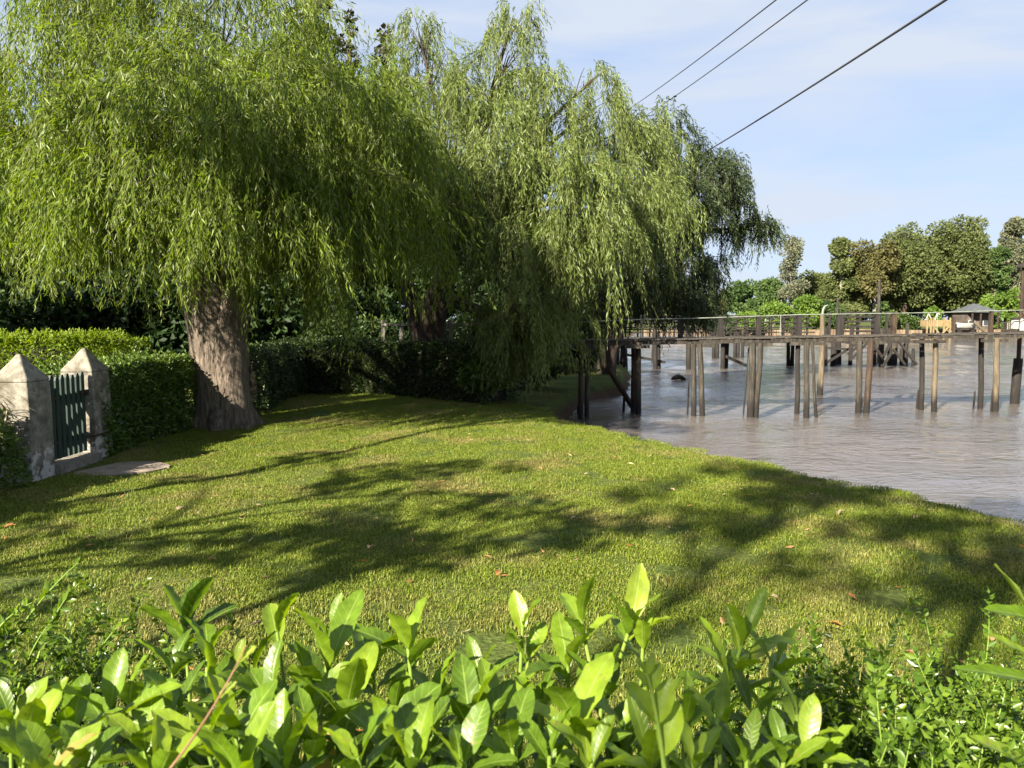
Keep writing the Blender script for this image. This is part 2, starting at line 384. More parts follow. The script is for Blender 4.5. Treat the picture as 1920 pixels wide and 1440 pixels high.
def willow(label, trunk, radii, clumps, leaf, spacing, mat, barkm, hollow=None, limbs_from=None, twig_w=.004):
    base = np.array(trunk[0], float)
    root = empty('willow_tree', base, label, 'tree', 'weeping willows along the lawn and bank')
    tb = MB(); tb.tube(trunk, radii, 22, .22, flute=.08)
    if hollow: tb.tube(*hollow, 16, .2)
    for k in range(7):       # root flares
        a = k * .9 + .3; r0 = radii[0]
        d = Vector((math.cos(a), math.sin(a), 0))
        bp = Vector(base)
        tb.tube([bp + d * r0 * .45 + Vector((0, 0, .5)), bp + d * r0 * .85 + Vector((0, 0, .18)), bp + d * r0 * 1.25 + Vector((0, 0, -.03)), bp + d * r0 * 1.6 + Vector((0, 0, -.12))],
                [r0 * .35, r0 * .3, r0 * .22, r0 * .08], 8, .2)
    tb.build('trunk', barkm, root)
    lm = MB()
    src = [np.array(p_, float) for p_ in (limbs_from or [trunk[-1]])]
    for c in clumps:
        s = src[int(np.argmin([np.linalg.norm(q - np.array(c[:3])) for q in src]))]
        e = np.array(c[:3]); dist = np.linalg.norm(e - s)
        r0 = min(.17, .035 + .022 * dist)
        lm.tube(curve_pts(s, e - np.array([0, 0, .25 * c[3]]), (0, 0, .10 * dist)), np.linspace(r0, .012, 6), 7, .15)
        for k in range(4):
            a = rng.random() * 6.28; o_ = np.array([math.cos(a), math.sin(a), .25]) * c[3] * .8
            lm.tube(curve_pts(e - (e - s) * .15, e + o_, (0, 0, .15), 4), [.016, .012, .009, .005], 5)
    lm.build('limbs', barkm, root)
    P, A, S, Ls, Ws, Rn = [], [], [], [], [], []
    tv, tf = [], []
    for (cx, cy, cz, r, drop, n, zmin) in clumps:
        nb = max(5, int(n * .26)); per = 7; n = nb * per          # whips hang in bundles with gaps between
        B = np.repeat(np.arange(nb), per)
        ph = (rng.random(nb) * 2 * np.pi)[B] + rng.normal(size=n) * .10; rad = np.clip((np.sqrt(rng.random(nb)) * 1.02)[B] + rng.normal(size=n) * .05, 0, 1.15)
        d = np.stack([np.cos(ph), np.sin(ph), np.zeros(n)], 1)
        st = np.array([cx, cy, cz]) + d * (r * rad)[:, None] + rng.normal(size=(n, 3)) * .07
        st[:, 2] += r * .55 * (1 - rad ** 2) + (rng.normal(size=nb) * .16 * r)[B]
        Lh = drop * (.25 + .75 * rng.random(nb))[B] * (.62 + .5 * rng.random(n)) * np.where(rng.random(n) < .05, 1.2, 1)
        zlim = zmin + (np.abs(rng.normal(size=nb)) * .30)[B] + np.abs(rng.normal(size=n)) * .12
        tuft = (rng.random(nb) < .40)[B]                # short leafy side shoots through the clump
        Lh = np.where(tuft, .22 + .45 * rng.random(n), Lh); st[:, 2] += np.where(tuft, (r * (.45 - 1.0 * rng.random(nb)))[B], 0)
        Lh = np.minimum(Lh, np.maximum(st[:, 2] - zlim, .15))
        outw = r * (.10 + .5 * rng.random(nb))[B] * (.8 + .4 * rng.random(n)) * np.where(tuft, 1.3, 1); up = r * (.05 + .40 * rng.random(nb))[B] * (.8 + .4 * rng.random(n))
        sway = (np.clip(rng.normal(size=(nb, 3)), -1.3, 1.3) * .10)[B] + rng.normal(size=(n, 3)) * .07; sway[:, 2] = 0
        cl_r = rng.random() * .22 - .11
        sr = (rng.random(nb) * .34 - .17)[B]
        def path(t, i):
            t = t[:, None]
            q = st[i] + d[i] * (outw[i][:, None] * (1 - (1 - t) ** 2)) + sway[i] * t * t * (.4 + Lh[i][:, None])
            q[:, 2] += (up[i][:, None] * 4 * t * (1 - t) ** 3 - Lh[i][:, None] * t ** 1.25)[:, 0]
            return q
        cnt = np.maximum(4, (Lh / spacing).astype(int)); I = np.repeat(np.arange(n), cnt)
        k = np.concatenate([np.arange(c_) for c_ in cnt]); T = (k + rng.random(len(k))) / cnt[I]
        q = path(T, I); q2 = path(np.minimum(T + .03, 1.03), I); tan = unit(q2 - q)
        lat = rdir(len(q)); lat = unit(lat - tan * np.sum(lat * tan, 1, keepdims=True))
        ax = unit(tan * .75 + lat * (.25 + .55 * rng.random(len(q)))[:, None] + np.array([0, 0, -.35]))
        P.append(q + rng.normal(size=q.shape) * .012); A.append(ax); S.append(rdir(len(q)))
        sc = (.65 + .5 * rng.random(len(q))) * (1 - .35 * np.clip(T - .7, 0, 1) / .3)
        Ls.append(leaf[0] * sc); Ws.append(leaf[1] * sc)
        Rn.append(np.clip(.42 + cl_r + sr[I] + rng.normal(size=len(q)) * .2, 0, .94) + (rng.random(len(q)) < .004) * .06)
        ts = np.linspace(0, 1, 6); allp = np.stack([path(np.full(n, t_), np.arange(n)) for t_ in ts], 1)   # n,6,3
        w = np.cross(allp[:, 1] - allp[:, 0] + 1e-6, np.array([0.3, .9, .2])); w = unit(w) * twig_w
        o0 = sum(len(a_) for a_ in tv)
        left = allp - w[:, None] * .5; right = allp + w[:, None] * .5
        tv.append(np.stack([left, right], 2).reshape(-1, 3))
        b_ = (o0 + np.arange(n) * 12)[:, None, None] + (np.arange(5) * 2)[None, :, None] + np.array([0, 1, 3, 2])[None, None, :]
        tf.append(b_.reshape(-1, 4))
    cr = leaf_cards('crown', np.concatenate(P), np.concatenate(A), np.concatenate(S), np.concatenate(Ls), np.concatenate(Ws), np.concatenate(Rn), mat, root)
    link('twigs', np_mesh('twigs', np.concatenate(tv), np.concatenate(tf)), M['twig'], root)
    return root


def C(px, py, Yd, r, drop, n, zmin=1.3):
    q = at(px, py, Yd); return (q[0], q[1], q[2], r, drop, n, zmin)


# near willow by the gate
g1 = on(415, 792); bx, by = g1[0], 12.0
bx = at(415, 792, 12)[0]
tr = [(bx + .05, by, -.1), (bx, by, .35), (bx - .06, by, .8), (bx - .12, by, 1.4), (bx - .14, by, 1.9), (bx - .12, by, 2.5)]
W1 = [C(230, 60, 12, 1.2, 1.8, 150), C(420, 30, 12.2, 1.3, 2, 190), C(530, 165, 12, .9, 2, 150), C(110, 130, 11.6, 1.0, 2, 140), C(330, 10, 13, 1.2, 1.5, 130), C(600, 190, 13, 1.1, 2.2, 130),
      C(690, 190, 12.6, .8, 2.2, 110), C(180, 10, 12.6, .8, 1.4, 90), C(260, 150, 11.2, 1.0, 1.6, 110), C(420, 140, 11.2, 1.0, 1.7, 120), C(60, 150, 12.4, .7, 1.4, 60), C(380, 180, 13.8, 1.3, 2, 120),
      C(30, 240, 11, .95, 2.2, 150), C(170, 250, 10.3, 1.0, 2.2, 170), C(350, 230, 9.9, 1.1, 2.3, 190), C(520, 240, 10.2, 1.1, 2.4, 170), C(640, 240, 11, 1.0, 2.4, 150), C(720, 280, 12, .9, 2.6, 130),
      C(50, 380, 10.3, .95, 1.7, 150, 1.45), C(190, 400, 9.7, .95, 1.6, 160, 1.4), C(330, 390, 9.5, .8, 1.6, 120, 1.68), C(470, 400, 9.9, .9, 1.6, 140, 1.62), C(590, 380, 10.6, 1.0, 2.0, 150, 1.2), C(700, 420, 11.5, .9, 2.2, 120, 1.3),
      C(250, 300, 14.3, 1.3, 2.3, 110), C(500, 270, 14.3, 1.3, 2.4, 110), C(670, 330, 13.6, 1.1, 2.2, 100), C(80, 300, 13.2, 1.1, 2.2, 100), C(560, 480, 11.0, .7, 2.0, 60, .75)]
willow('large bright green weeping willow with thick furrowed trunk beside the white gate pillars', tr, [.46, .40, .37, .355, .37, .32], W1, (.128, .0215), .030, M['willow'], M['bark'],
       limbs_from=[(bx - .3, by, 2.0), (bx + .1, by, 2.2), (bx - .1, by, 2.6)],
       hollow=([(bx + .22, by - .12, -.1), (bx + .2, by - .1, .6), (bx + .2, by - .08, 1.5), (bx + .35, by, 2.3), (bx + .6, by + .1, 2.9)], [.33, .28, .255, .23, .15]))

# middle willow behind the dark hedge
t2 = at(800, 640, 18); x2 = t2[0]
tr = [(x2, 18, -.1), (x2 - .02, 18, .6), (x2 + .05, 18, 1.2), (x2 + .2, 17.9, 1.9), (x2 + .5, 17.7, 2.7), (x2 + .8, 17.5, 3.6)]
W2 = [C(962, 25, 17, .45, 1.0, 40), C(955, 90, 17, .6, 1.2, 60), C(930, 150, 17, .8, 1.6, 90), C(1000, 160, 16.8, .6, 1.6, 70), C(785, 50, 17.5, .5, 1.0, 45), C(800, 120, 17.3, .75, 1.6, 80), C(850, 190, 16.5, .9, 2.0, 120), C(760, 200, 17.5, .9, 2.0, 110),
      C(1030, 240, 16.5, .8, 2.2, 110), C(1115, 140, 18, .42, .9, 36), C(1110, 200, 18, .65, 1.6, 80), C(1150, 250, 18, .8, 2.0, 110), C(1205, 270, 19, .8, 2.0, 110), C(930, 240, 16, .9, 2.2, 120),
      C(860, 320, 15.6, 1.0, 2.4, 150), C(960, 320, 15.2, 1.0, 2.6, 150), C(1060, 330, 15.4, 1.0, 2.6, 150), C(1140, 350, 16, .9, 2.5, 140), C(1210, 380, 18, .85, 2, 110), C(780, 330, 16.8, .9, 2.4, 120),
      C(890, 450, 15.2, .9, 1.6, 120, 1.95), C(980, 480, 14.5, .8, 2.2, 110, 1.0), C(1060, 460, 14.9, .9, 2.2, 130, .8), C(1130, 460, 15.6, .9, 1.8, 120, 1.2), C(800, 430, 16.5, .9, 1.8, 110, 1.9), C(985, 600, 14.3, .55, 1.7, 75, .15),
      C(1050, 600, 14.9, .5, 1.6, 60, .5), C(930, 590, 15.2, .6, 1.5, 60, .3), C(1180, 440, 17, .75, 1.6, 90, 1.5), C(1020, 640, 15.3, .6, 1.5, 60, .1), C(960, 640, 15, .5, 1.4, 50, .1), C(700, 400, 17.5, 1, 2, 90, 1.7), C(880, 560, 16.5, .6, 1.2, 30, 1.5)]
x2b = at(965, 760, 15.6)[0]
willow('middle weeping willow with feathery spires, trailing to the ground beside the river bank', tr, [.42, .36, .34, .31, .24, .17], W2, (.142, .0245), .036, M['willow_mid'], M['bark_dark'],
       limbs_from=[(x2 + .8, 17.5, 3.6), (x2 + .3, 17.8, 2.2), (x2 - .7, 17.9, 3.2)],
       hollow=([(x2 + .02, 18, .7), (x2 - .1, 18, 1.3), (x2 - .35, 17.95, 2.2), (x2 - .7, 17.9, 3.2)], [.3, .25, .2, .13]))

# far willow leaning over the jetty
x3 = at(1135, 660, 24)[0]
tr = [(x3, 24, -.3), (x3 + .1, 24, .6), (x3 + .45, 24, 1.6), (x3 + .75, 24, 2.8), (x3 + 1.0, 24, 4.0)]
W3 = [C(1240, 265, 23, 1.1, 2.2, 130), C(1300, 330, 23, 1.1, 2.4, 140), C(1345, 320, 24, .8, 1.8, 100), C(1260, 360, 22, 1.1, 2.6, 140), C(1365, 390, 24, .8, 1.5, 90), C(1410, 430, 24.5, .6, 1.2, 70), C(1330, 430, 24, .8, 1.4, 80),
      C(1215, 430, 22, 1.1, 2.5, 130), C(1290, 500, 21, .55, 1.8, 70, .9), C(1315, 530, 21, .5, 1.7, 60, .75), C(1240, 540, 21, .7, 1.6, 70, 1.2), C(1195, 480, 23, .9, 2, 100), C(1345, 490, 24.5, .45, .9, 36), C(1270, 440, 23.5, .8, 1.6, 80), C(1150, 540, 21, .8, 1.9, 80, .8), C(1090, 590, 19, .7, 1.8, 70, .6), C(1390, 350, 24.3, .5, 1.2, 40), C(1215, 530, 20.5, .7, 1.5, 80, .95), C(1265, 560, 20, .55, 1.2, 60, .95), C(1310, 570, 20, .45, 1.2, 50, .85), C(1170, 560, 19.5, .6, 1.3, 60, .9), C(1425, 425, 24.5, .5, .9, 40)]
willow('dark weeping willow leaning over the river and the jetty, farthest along the bank', tr, [.32, .27, .24, .20, .15], W3, (.165, .034), .036, M['willow_shaded'], M['bark_dark'],
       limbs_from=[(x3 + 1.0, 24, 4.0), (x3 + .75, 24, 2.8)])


# ------------------------------------------------------------------ other trees
def crown_cards(centres, radii, n, size, flat=1.0):
    centres = np.array(centres); radii = np.array(radii)
    w = radii ** 2; w = w / w.sum()
    k = rng.choice(len(centres), n, p=w)
    d = rdir(n); rr_ = radii[k] * (.45 + .6 * rng.random(n) ** .6)
    q = centres[k] + d * rr_[:, None] * np.array([1, 1, .8 * flat])
    ax = unit(d * .7 + rdir(n) * .8 + np.array([0, 0, -.25])); sd = rdir(n)
    ln = size * (.6 + .8 * rng.random(n))
    cl = rng.random(len(centres)) * .4 - .2
    return q, ax, sd, ln, ln * .62, np.clip(.5 + cl[k] + rng.normal(size=n) * .17, 0, 1)


def tree(name, label, cat, x, y, h, cr, z0, nc, n, size, mat, barkm, tr_r=.2, kind='round', group=None, z_ground=0.0, lean=0.0):
    root = empty(name, (x, y, z_ground), label, cat, group)
    cs, rs = [], []
    if kind == 'round':
        for i in range(nc):
            d = rdir(1)[0] * (rng.random() ** .45)
            zc = (z0 + h) / 2; hz = (h - z0) / 2
            c = np.array([x + d[0] * cr * .72 + lean, y + d[1] * cr * .72, zc + d[2] * hz * .78])
            cs.append(c); rs.append(cr * (.24 + .20 * rng.random()))
    elif kind == 'conifer':
        for i in range(nc):
            t = (i + .5) / nc; zc = z0 + (h - z0) * t
            rr_ = cr * (1 - t) ** .8
            a = i * 2.4; cs.append(np.array([x + math.cos(a) * rr_ * .55, y + math.sin(a) * rr_ * .55, zc])); rs.append(max(.16 * cr, rr_ * .55))
    elif kind == 'layered':
        for i in range(nc):
            t = (i + .5) / nc; zc = z0 + (h - z0) * t
            rr_ = cr * (1.05 - t * .75) * (.4 + .6 * rng.random()); a = rng.random() * 6.28
            cs.append(np.array([x + math.cos(a) * rr_ * .75, y + math.sin(a) * rr_ * .75, zc])); rs.append(cr * (.22 + .16 * rng.random()))
        cs.append(np.array([x, y, h - cr * .2])); rs.append(cr * .28)
    elif kind == 'sparse':
        for i in range(nc):
            o1, o2 = np.clip(rng.normal(size=2), -1.8, 1.8) * (cr * .8, cr * .15); cs.append(np.array([x + o1 * .82 + o2 * .57, y - o1 * .57 + o2 * .82, z0 + (h - z0) * rng.random()])); rs.append(cr * (.16 + .22 * rng.random()))
    elif kind == 'umbrella':
        for i in range(nc):
            a = rng.random() * 6.28; q = math.sqrt(rng.random()); t = rng.random()
            cs.append(np.array([x + math.cos(a) * q * cr * .8, y + math.sin(a) * q * cr * .8, h - (h - z0) * (.15 + .25 * q * q + .45 * t * t)])); rs.append(cr * (.2 + .16 * rng.random()))
    tb = MB(); top = cs[int(np.argmax([c[2] for c in cs]))]
    tb.tube([(x, y, z_ground - .2), (x + .02 * h, y, h * .3), (x + lean * .5 - .01 * h, y, h * .6), (x + lean, y, h * .86)], [tr_r * 1.2, tr_r * .85, tr_r * .55, tr_r * .2], 9, .15)
    tb.build('trunk', barkm, root)
    lm = MB()
    for c in cs:
        zz = max(z_ground + .15 * h, min(c[2] - .12 * h, h * .8)); s = np.array([x, y, zz])
        lm.tube(curve_pts(s, c, (0, 0, .05 * h), 5), np.linspace(tr_r * .35, tr_r * .08, 5), 5)
    lm.build('limbs', barkm, root)
    q = crown_cards(cs, rs, n, size, .45 if kind == 'sparse' else .75 if kind in ('layered', 'umbrella') else 1.0)
    leaf_cards('crown', *q, mat, root)
    return root


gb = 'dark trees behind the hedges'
for (px, yd, h, cr, z0, nm, lb) in [(-60, 22, 9.0, 2.8, .6, 'tree_shaded', 'dark evergreen tree behind the left willow, at the left edge'),
                              (120, 24, 8.5, 2.8, .5, 'tree_shaded', 'dark evergreen tree seen under the left willow fringe above the bright hedge'),
                              (290, 23, 8.0, 2.6, .5, 'tree_shaded', 'dark evergreen tree just left of the furrowed willow trunk'),
                              (480, 26, 9.5, 2.8, .4, 'tree_shaded', 'dark evergreen tree just right of the furrowed willow trunk'),
                              (620, 25, 8.0, 2.6, .3, 'tree_shaded', 'dark leafy tree between the left and middle willows'),
                              (720, 27, 8.5, 2.7, .3, 'tree_shaded', 'dark leafy tree left of the forked dark trunk'),
                              (880, 27, 8.0, 2.6, .3, 'tree_shaded', 'dark leafy tree right of the forked dark trunk'),
                              (990, 30, 8.5, 2.6, .2, 'tree_shaded', 'dark leafy tree behind the trailing middle willow'),
                              (1090, 32, 7.0, 2.2, .1, 'tree_shaded', 'dark leafy tree behind the shore end of the jetty')]:
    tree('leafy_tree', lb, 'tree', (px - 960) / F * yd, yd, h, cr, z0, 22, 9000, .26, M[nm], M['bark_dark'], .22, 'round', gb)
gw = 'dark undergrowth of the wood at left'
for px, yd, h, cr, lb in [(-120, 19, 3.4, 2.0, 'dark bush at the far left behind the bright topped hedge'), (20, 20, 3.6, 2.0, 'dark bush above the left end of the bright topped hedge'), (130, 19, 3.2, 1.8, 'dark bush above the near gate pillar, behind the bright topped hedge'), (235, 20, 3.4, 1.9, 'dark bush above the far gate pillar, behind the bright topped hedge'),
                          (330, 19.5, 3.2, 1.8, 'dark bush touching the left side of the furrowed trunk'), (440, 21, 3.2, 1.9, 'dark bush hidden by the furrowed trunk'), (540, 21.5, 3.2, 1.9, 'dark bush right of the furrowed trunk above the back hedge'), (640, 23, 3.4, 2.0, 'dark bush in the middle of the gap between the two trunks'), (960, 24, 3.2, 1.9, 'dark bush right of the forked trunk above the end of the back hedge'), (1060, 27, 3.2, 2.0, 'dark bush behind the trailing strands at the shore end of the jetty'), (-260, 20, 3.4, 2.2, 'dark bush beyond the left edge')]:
    tree('bush', lb, 'bush', (px - 960) / F * yd, yd, h, cr, .0, 20, 6000, .22, M['tree_shaded'], M['bark_dark'], .08, 'round', gw)
gc = 'conifers rising above the willows'
tree('conifer_tree', 'tall dark conifer rising above the left willow at the top of the photo', 'tree', at(585, 0, 30)[0], 30, 16.5, 2.5, 3, 24, 9000, .24, M['conifer'], M['bark_dark'], .25, 'conifer', gc)
tree('conifer_tree', 'slender pointed conifer between the two dark conifer tops', 'tree', at(655, 60, 33)[0], 33, 14.4, 1.2, 3, 20, 4000, .22, M['conifer'], M['bark_dark'], .2, 'conifer', gc)
tree('conifer_tree', 'blunt dark conifer top left of the feathery middle willow spire', 'tree', at(722, 85, 32)[0], 32, 13.4, 1.5, 3, 20, 5000, .24, M['conifer'], M['bark_dark'], .2, 'conifer', gc)
# trees out of frame to the left whose shade falls on lawn, willow and wood
for (x_, y_, h, cr, z0, n_) in [(-6.9, -.1, 6.4, 1.2, 2.9, 1000), (-5.3, -1.2, 5.6, .9, 4.2, 600), (-7.6, 2.0, 11.6, 1.35, 7.6, 1900), (-5.4, -7.2, 10.6, 1.3, 8.05, 1700), (-4.0, -8.2, 10.8, 1.4, 8.1, 2000), (-6.6, -6.4, 10.4, 1.0, 8.0, 1100), (-2.6, -9.1, 11.0, 1.5, 8.0, 2800), (-1.6, -9.8, 11.0, 1.5, 8.1, 2600), (-18, 13.5, 11, 3.0, .5, 7000), (-15, 11.4, 9.5, 2.0, .5, 5000), (-21, 16, 12, 3.2, .5, 7000)]:  # far-left three shade the wood; tall high crown added to darken the willow
    tree('shade_tree', 'leafy unseen tree out of frame, casting shade into the garden', 'tree', x_, y_, h, cr, z0, 18, n_, .15, M['far_green'], M['bark'], .10, 'round' if x_ < -12 else 'sparse', 'garden trees left of the photo')


# far bank
def far(name, label, cat, px, ytop, width, Yd, ybase, kind, mat, n=5200, size=.5, z0f=.25, nc=20, barkm='bark_pale', group='trees on the far bank'):
    q = at(px, ytop, Yd); cr = width / F * Yd / 2; h = q[2] * (1.06 if kind == 'round' else 1.0); n = int(n * 1.7); size *= .78
    return tree(name, label, cat, q[0], Yd, h, cr, max(.2, h * z0f), nc, n, size, M[mat], M[barkm], max(.12, cr * .06), kind, group)


far('leafy_tree', 'low rusty tree far down the river, just right of the hanging willow', 'tree', 1350, 535, 66, 190, 0, 'round', 'far_rust', 2600, .9, .1)
for px, yt, w_, mt, lb in [(1190, 545, 80, 'far_green', 'green tree far down the river behind the dark trunk of the leaning willow'), (1240, 550, 76, 'far_olive', 'olive tree far down the river behind the leaning willow'), (1296, 545, 80, 'far_green', 'green tree far down the river seen through the lowest hanging strands')]:
    far('leafy_tree', lb, 'tree', px, yt, w_, 186, 0, 'round', mt, 3000, .9, .02)
far('leafy_tree', 'round mid green tree far down the river, left of the bare grey tree', 'tree', 1392, 528, 70, 185, 0, 'round', 'far_green', 2800, .9, .1)
far('leafy_tree', 'low green tree far down the river beside the bare grey tree', 'tree', 1436, 535, 66, 175, 0, 'round', 'far_green', 2600, .8, .1)
far('leafy_tree', 'thin sparse grey tree with open branches on the far bank', 'tree', 1487, 446, 96, 112, 0, 'layered', 'far_grey', 2300, .42, .35, 22)
far('leafy_tree', 'olive layered tree on the far bank right of the sparse grey tree', 'tree', 1580, 450, 96, 112, 0, 'layered', 'far_olive', 5200, .5, .22, 24)
far('leafy_tree', 'rusty brown round tree on the far bank', 'tree', 1642, 448, 108, 110, 0, 'round', 'far_rust', 6500, .48, .25, 22)
far('leafy_tree', 'broad olive tree crown, first of the tall trees from the rusty one', 'tree', 1700, 414, 136, 114, 0, 'round', 'far_olive', 10000, .5, .10, 40, 'bark_dark')
far('leafy_tree', 'broad tall tree in the middle of the far grove', 'tree', 1756, 420, 124, 118, 0, 'round', 'far_olive', 10000, .5, .10, 40, 'bark_dark')
far('leafy_tree', 'tallest tree on the far bank with a domed crown and long bare trunk', 'tree', 1816, 404, 128, 114, 0, 'round', 'far_olive', 10000, .5, .14, 40, 'bark_dark')
far('leafy_tree', 'pale tall tree at the right edge of the far bank', 'tree', 1900, 415, 84, 116, 0, 'layered', 'far_grey', 4800, .5, .35, 22)
far('leafy_tree', 'bright green tree between the tallest tree and the right edge', 'tree', 1868, 455, 60, 112, 0, 'round', 'far_green', 4200, .5, .3, 18)
gbk = 'dark trees at the back of the far bank'
for px, yt, w, lb in [(1600, 520, 120, 'dark tree behind the olive layered tree on the far bank'), (1690, 480, 120, 'dark tree behind the rusty tree on the far bank'),
                      (1760, 470, 120, 'dark tree deep in the middle of the far grove'), (1830, 480, 110, 'dark tree behind the grey roofed house'), (1890, 490, 110, 'dark tree at the back of the far bank, at the right edge'),
                      (1530, 530, 100, 'dark tree behind the sparse grey tree')]:
    far('leafy_tree', lb, 'tree', px, yt, w, 134, 0, 'round', 'tree_shaded', 4500, .7, .02, 22, 'bark_dark', gbk)
for px, yt, w_, mt, lb in [(1530, 505, 84, 'far_olive', 'olive tree filling the gap right of the sparse grey tree on the far bank'), (1612, 495, 84, 'far_green', 'green tree between the olive layered tree and the rusty tree'), (1668, 450, 90, 'far_olive', 'olive tree joined to the right side of the rusty tree'),
                       (1730, 440, 100, 'far_olive', 'olive tree between the two broad far crowns'), (1786, 440, 96, 'far_green', 'green tree left of the tallest far tree'), (1846, 450, 90, 'far_olive', 'olive tree right of the tallest far tree'), (1450, 520, 70, 'far_green', 'green tree left of the sparse grey tree on the far bank')]:
    far('leafy_tree', lb, 'tree', px, yt, w_, 120, 0, 'round', mt, 5200, .5, .06, 26)
gbu = 'bushes on the far bank'
for px, yt, w, mt, lb in [(1465, 556, 70, 'far_bright', 'bright bush on the far bank below the sparse grey tree'), (1515, 545, 70, 'far_bright', 'tall bright bush on the far bank right of the sparse grey tree'),
                          (1556, 562, 60, 'far_green', 'green bush under the olive layered tree on the far bank'), (1600, 570, 60, 'far_olive', 'olive bush on the far bank left of the rusty tree'),
                          (1660, 566, 60, 'far_green', 'leafy bush on the far bank below the rusty tree'), (1752, 572, 34, 'far_bright', 'small bright bush behind the yellow timber platform'),
                          (1866, 540, 60, 'far_bright', 'large bright bush right of the grey roofed house'), (1912, 520, 50, 'far_bright', 'tall bright bush at the right edge of the far bank'),
                          (1410, 585, 70, 'far_bright', 'low bright bush on the far bank above the jetty, left of the sparse grey tree'), (1350, 590, 60, 'far_green', 'low green bush on the far bank behind the hanging willow'),
                          (1710, 590, 50, 'hedge_dark', 'dark shrub left of the yellow timber platform')]:
    far('bush', lb, 'bush', px, yt, w, 106, 0, 'round', mt, 2400, .42, .02, 14, 'bark_pale', gbu)


# ------------------------------------------------------------------ hedges and plants
def hedge(label, path, width, h, n, size, mat, group, sprigs=0, bulge=.12, seed=0, zb=0.0):
    path = np.array(path, float); base = path.mean(0)
    root = empty('hedge', (base[0], base[1], zb), label, 'hedge', group)
    seg = np.diff(path, axis=0); sl = np.hypot(*seg.T); cum = np.r_[0, np.cumsum(sl)]; tot = cum[-1]
    def frame(s):
        k = np.clip(np.searchsorted(cum, s, 'right') - 1, 0, len(sl) - 1); t = (s - cum[k]) / sl[k]
        tn = seg[k] / sl[k][:, None]
        return path[k] + seg[k] * t[:, None], np.stack([-tn[:, 1], tn[:, 0]], 1)
    # solid lumpy core, coloured near black for the hedge's shaded inside
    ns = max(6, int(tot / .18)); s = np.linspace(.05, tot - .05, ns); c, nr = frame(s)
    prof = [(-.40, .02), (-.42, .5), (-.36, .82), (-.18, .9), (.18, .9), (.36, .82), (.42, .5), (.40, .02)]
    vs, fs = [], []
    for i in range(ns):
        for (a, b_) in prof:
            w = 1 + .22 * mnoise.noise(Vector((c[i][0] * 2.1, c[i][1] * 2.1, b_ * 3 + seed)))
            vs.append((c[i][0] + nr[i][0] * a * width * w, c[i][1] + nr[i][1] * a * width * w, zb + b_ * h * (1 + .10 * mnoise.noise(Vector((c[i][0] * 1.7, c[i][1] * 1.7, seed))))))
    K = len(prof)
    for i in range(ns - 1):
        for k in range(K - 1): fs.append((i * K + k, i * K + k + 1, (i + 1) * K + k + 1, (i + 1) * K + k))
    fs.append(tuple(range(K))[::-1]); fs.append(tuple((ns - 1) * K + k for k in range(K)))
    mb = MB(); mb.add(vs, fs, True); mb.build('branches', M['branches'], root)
    # leaves over a rounded box shell
    s = rng.random(n) * (tot + width * .5) - width * .25; sc_ = np.clip(s, 0, tot - 1e-4); c, nr = frame(sc_); tn = np.stack([nr[:, 1], -nr[:, 0]], 1)
    u = rng.random(n) * (2 * h + width); a = np.where(u < h, -.5, np.where(u < h + width, (u - h) / width - .5, .5))
    zz = np.where(u < h, u / h, np.where(u < h + width, 1, (u - h - width) / h))
    x = c[:, 0] + tn[:, 0] * (s - sc_); y = c[:, 1] + tn[:, 1] * (s - sc_)
    lump = 1 + bulge * 2 * (vnoise(x * 1.0 + seed, y + zz * h, 2.1, 21 + seed) - .5) + bulge * (vnoise(x + 3, y + zz, 6.1, 22 + seed) - .5) * 1.4
    inn = 1 - .22 * rng.random(n) ** 1.6
    rnd_corner = 1 - .16 * np.clip((zz - .8) / .2, 0, 1) * (np.abs(a) > .45)
    aa = a * width * lump * inn * rnd_corner; zz2 = zz * h * (1 + .5 * (lump - 1)) * np.where(np.abs(a) < .49, inn, 1) + rng.normal(size=n) * .02
    q = np.stack([x + nr[:, 0] * aa, y + nr[:, 1] * aa, zb + np.maximum(.01, zz2)], 1)
    outd = np.stack([nr[:, 0] * np.sign(a) * (np.abs(a) > .45), nr[:, 1] * np.sign(a) * (np.abs(a) > .45), (np.abs(a) < .49) * 1.0], 1)
    ax = unit(outd * .6 + rdir(n) * .9 + np.array([0, 0, .15])); ln = size * (.6 + .8 * rng.random(n))
    P, A, Ln = [q], [ax], [ln]; Rn = [np.clip(.45 + .5 * (vnoise(x, y + zz * 2, 3.3, 31) - .5) + rng.normal(size=n) * .2, 0, 1)]
    if sprigs:
        s = rng.random(sprigs) * tot; c, nr = frame(s); a = (rng.random(sprigs) - .5) * width * .9
        hh = .06 + .16 * rng.random(sprigs) ** 2; dirs = unit(rng.normal(size=(sprigs, 3)) * .3 + np.array([0, 0, 1])); k = 12
        t = np.tile(np.arange(k) / k, sprigs); I = np.repeat(np.arange(sprigs), k)
        b0 = np.stack([c[:, 0] + nr[:, 0] * a, c[:, 1] + nr[:, 1] * a, np.full(sprigs, zb + h * .96)], 1)
        P.append(b0[I] + dirs[I] * (hh[I] * t)[:, None]); A.append(unit(dirs[I] * .8 + rdir(len(I)) * .7)); Ln.append(size * (.7 + .5 * rng.random(len(I)))); Rn.append(np.clip(.65 + rng.normal(size=len(I)) * .2, 0, 1))
    P = np.concatenate(P); A = np.concatenate(A); Ln = np.concatenate(Ln); Rn = np.concatenate(Rn)
    leaf_cards('leaves', P, A, rdir(len(P)), Ln, Ln * .5, Rn, mat, root)
    return root


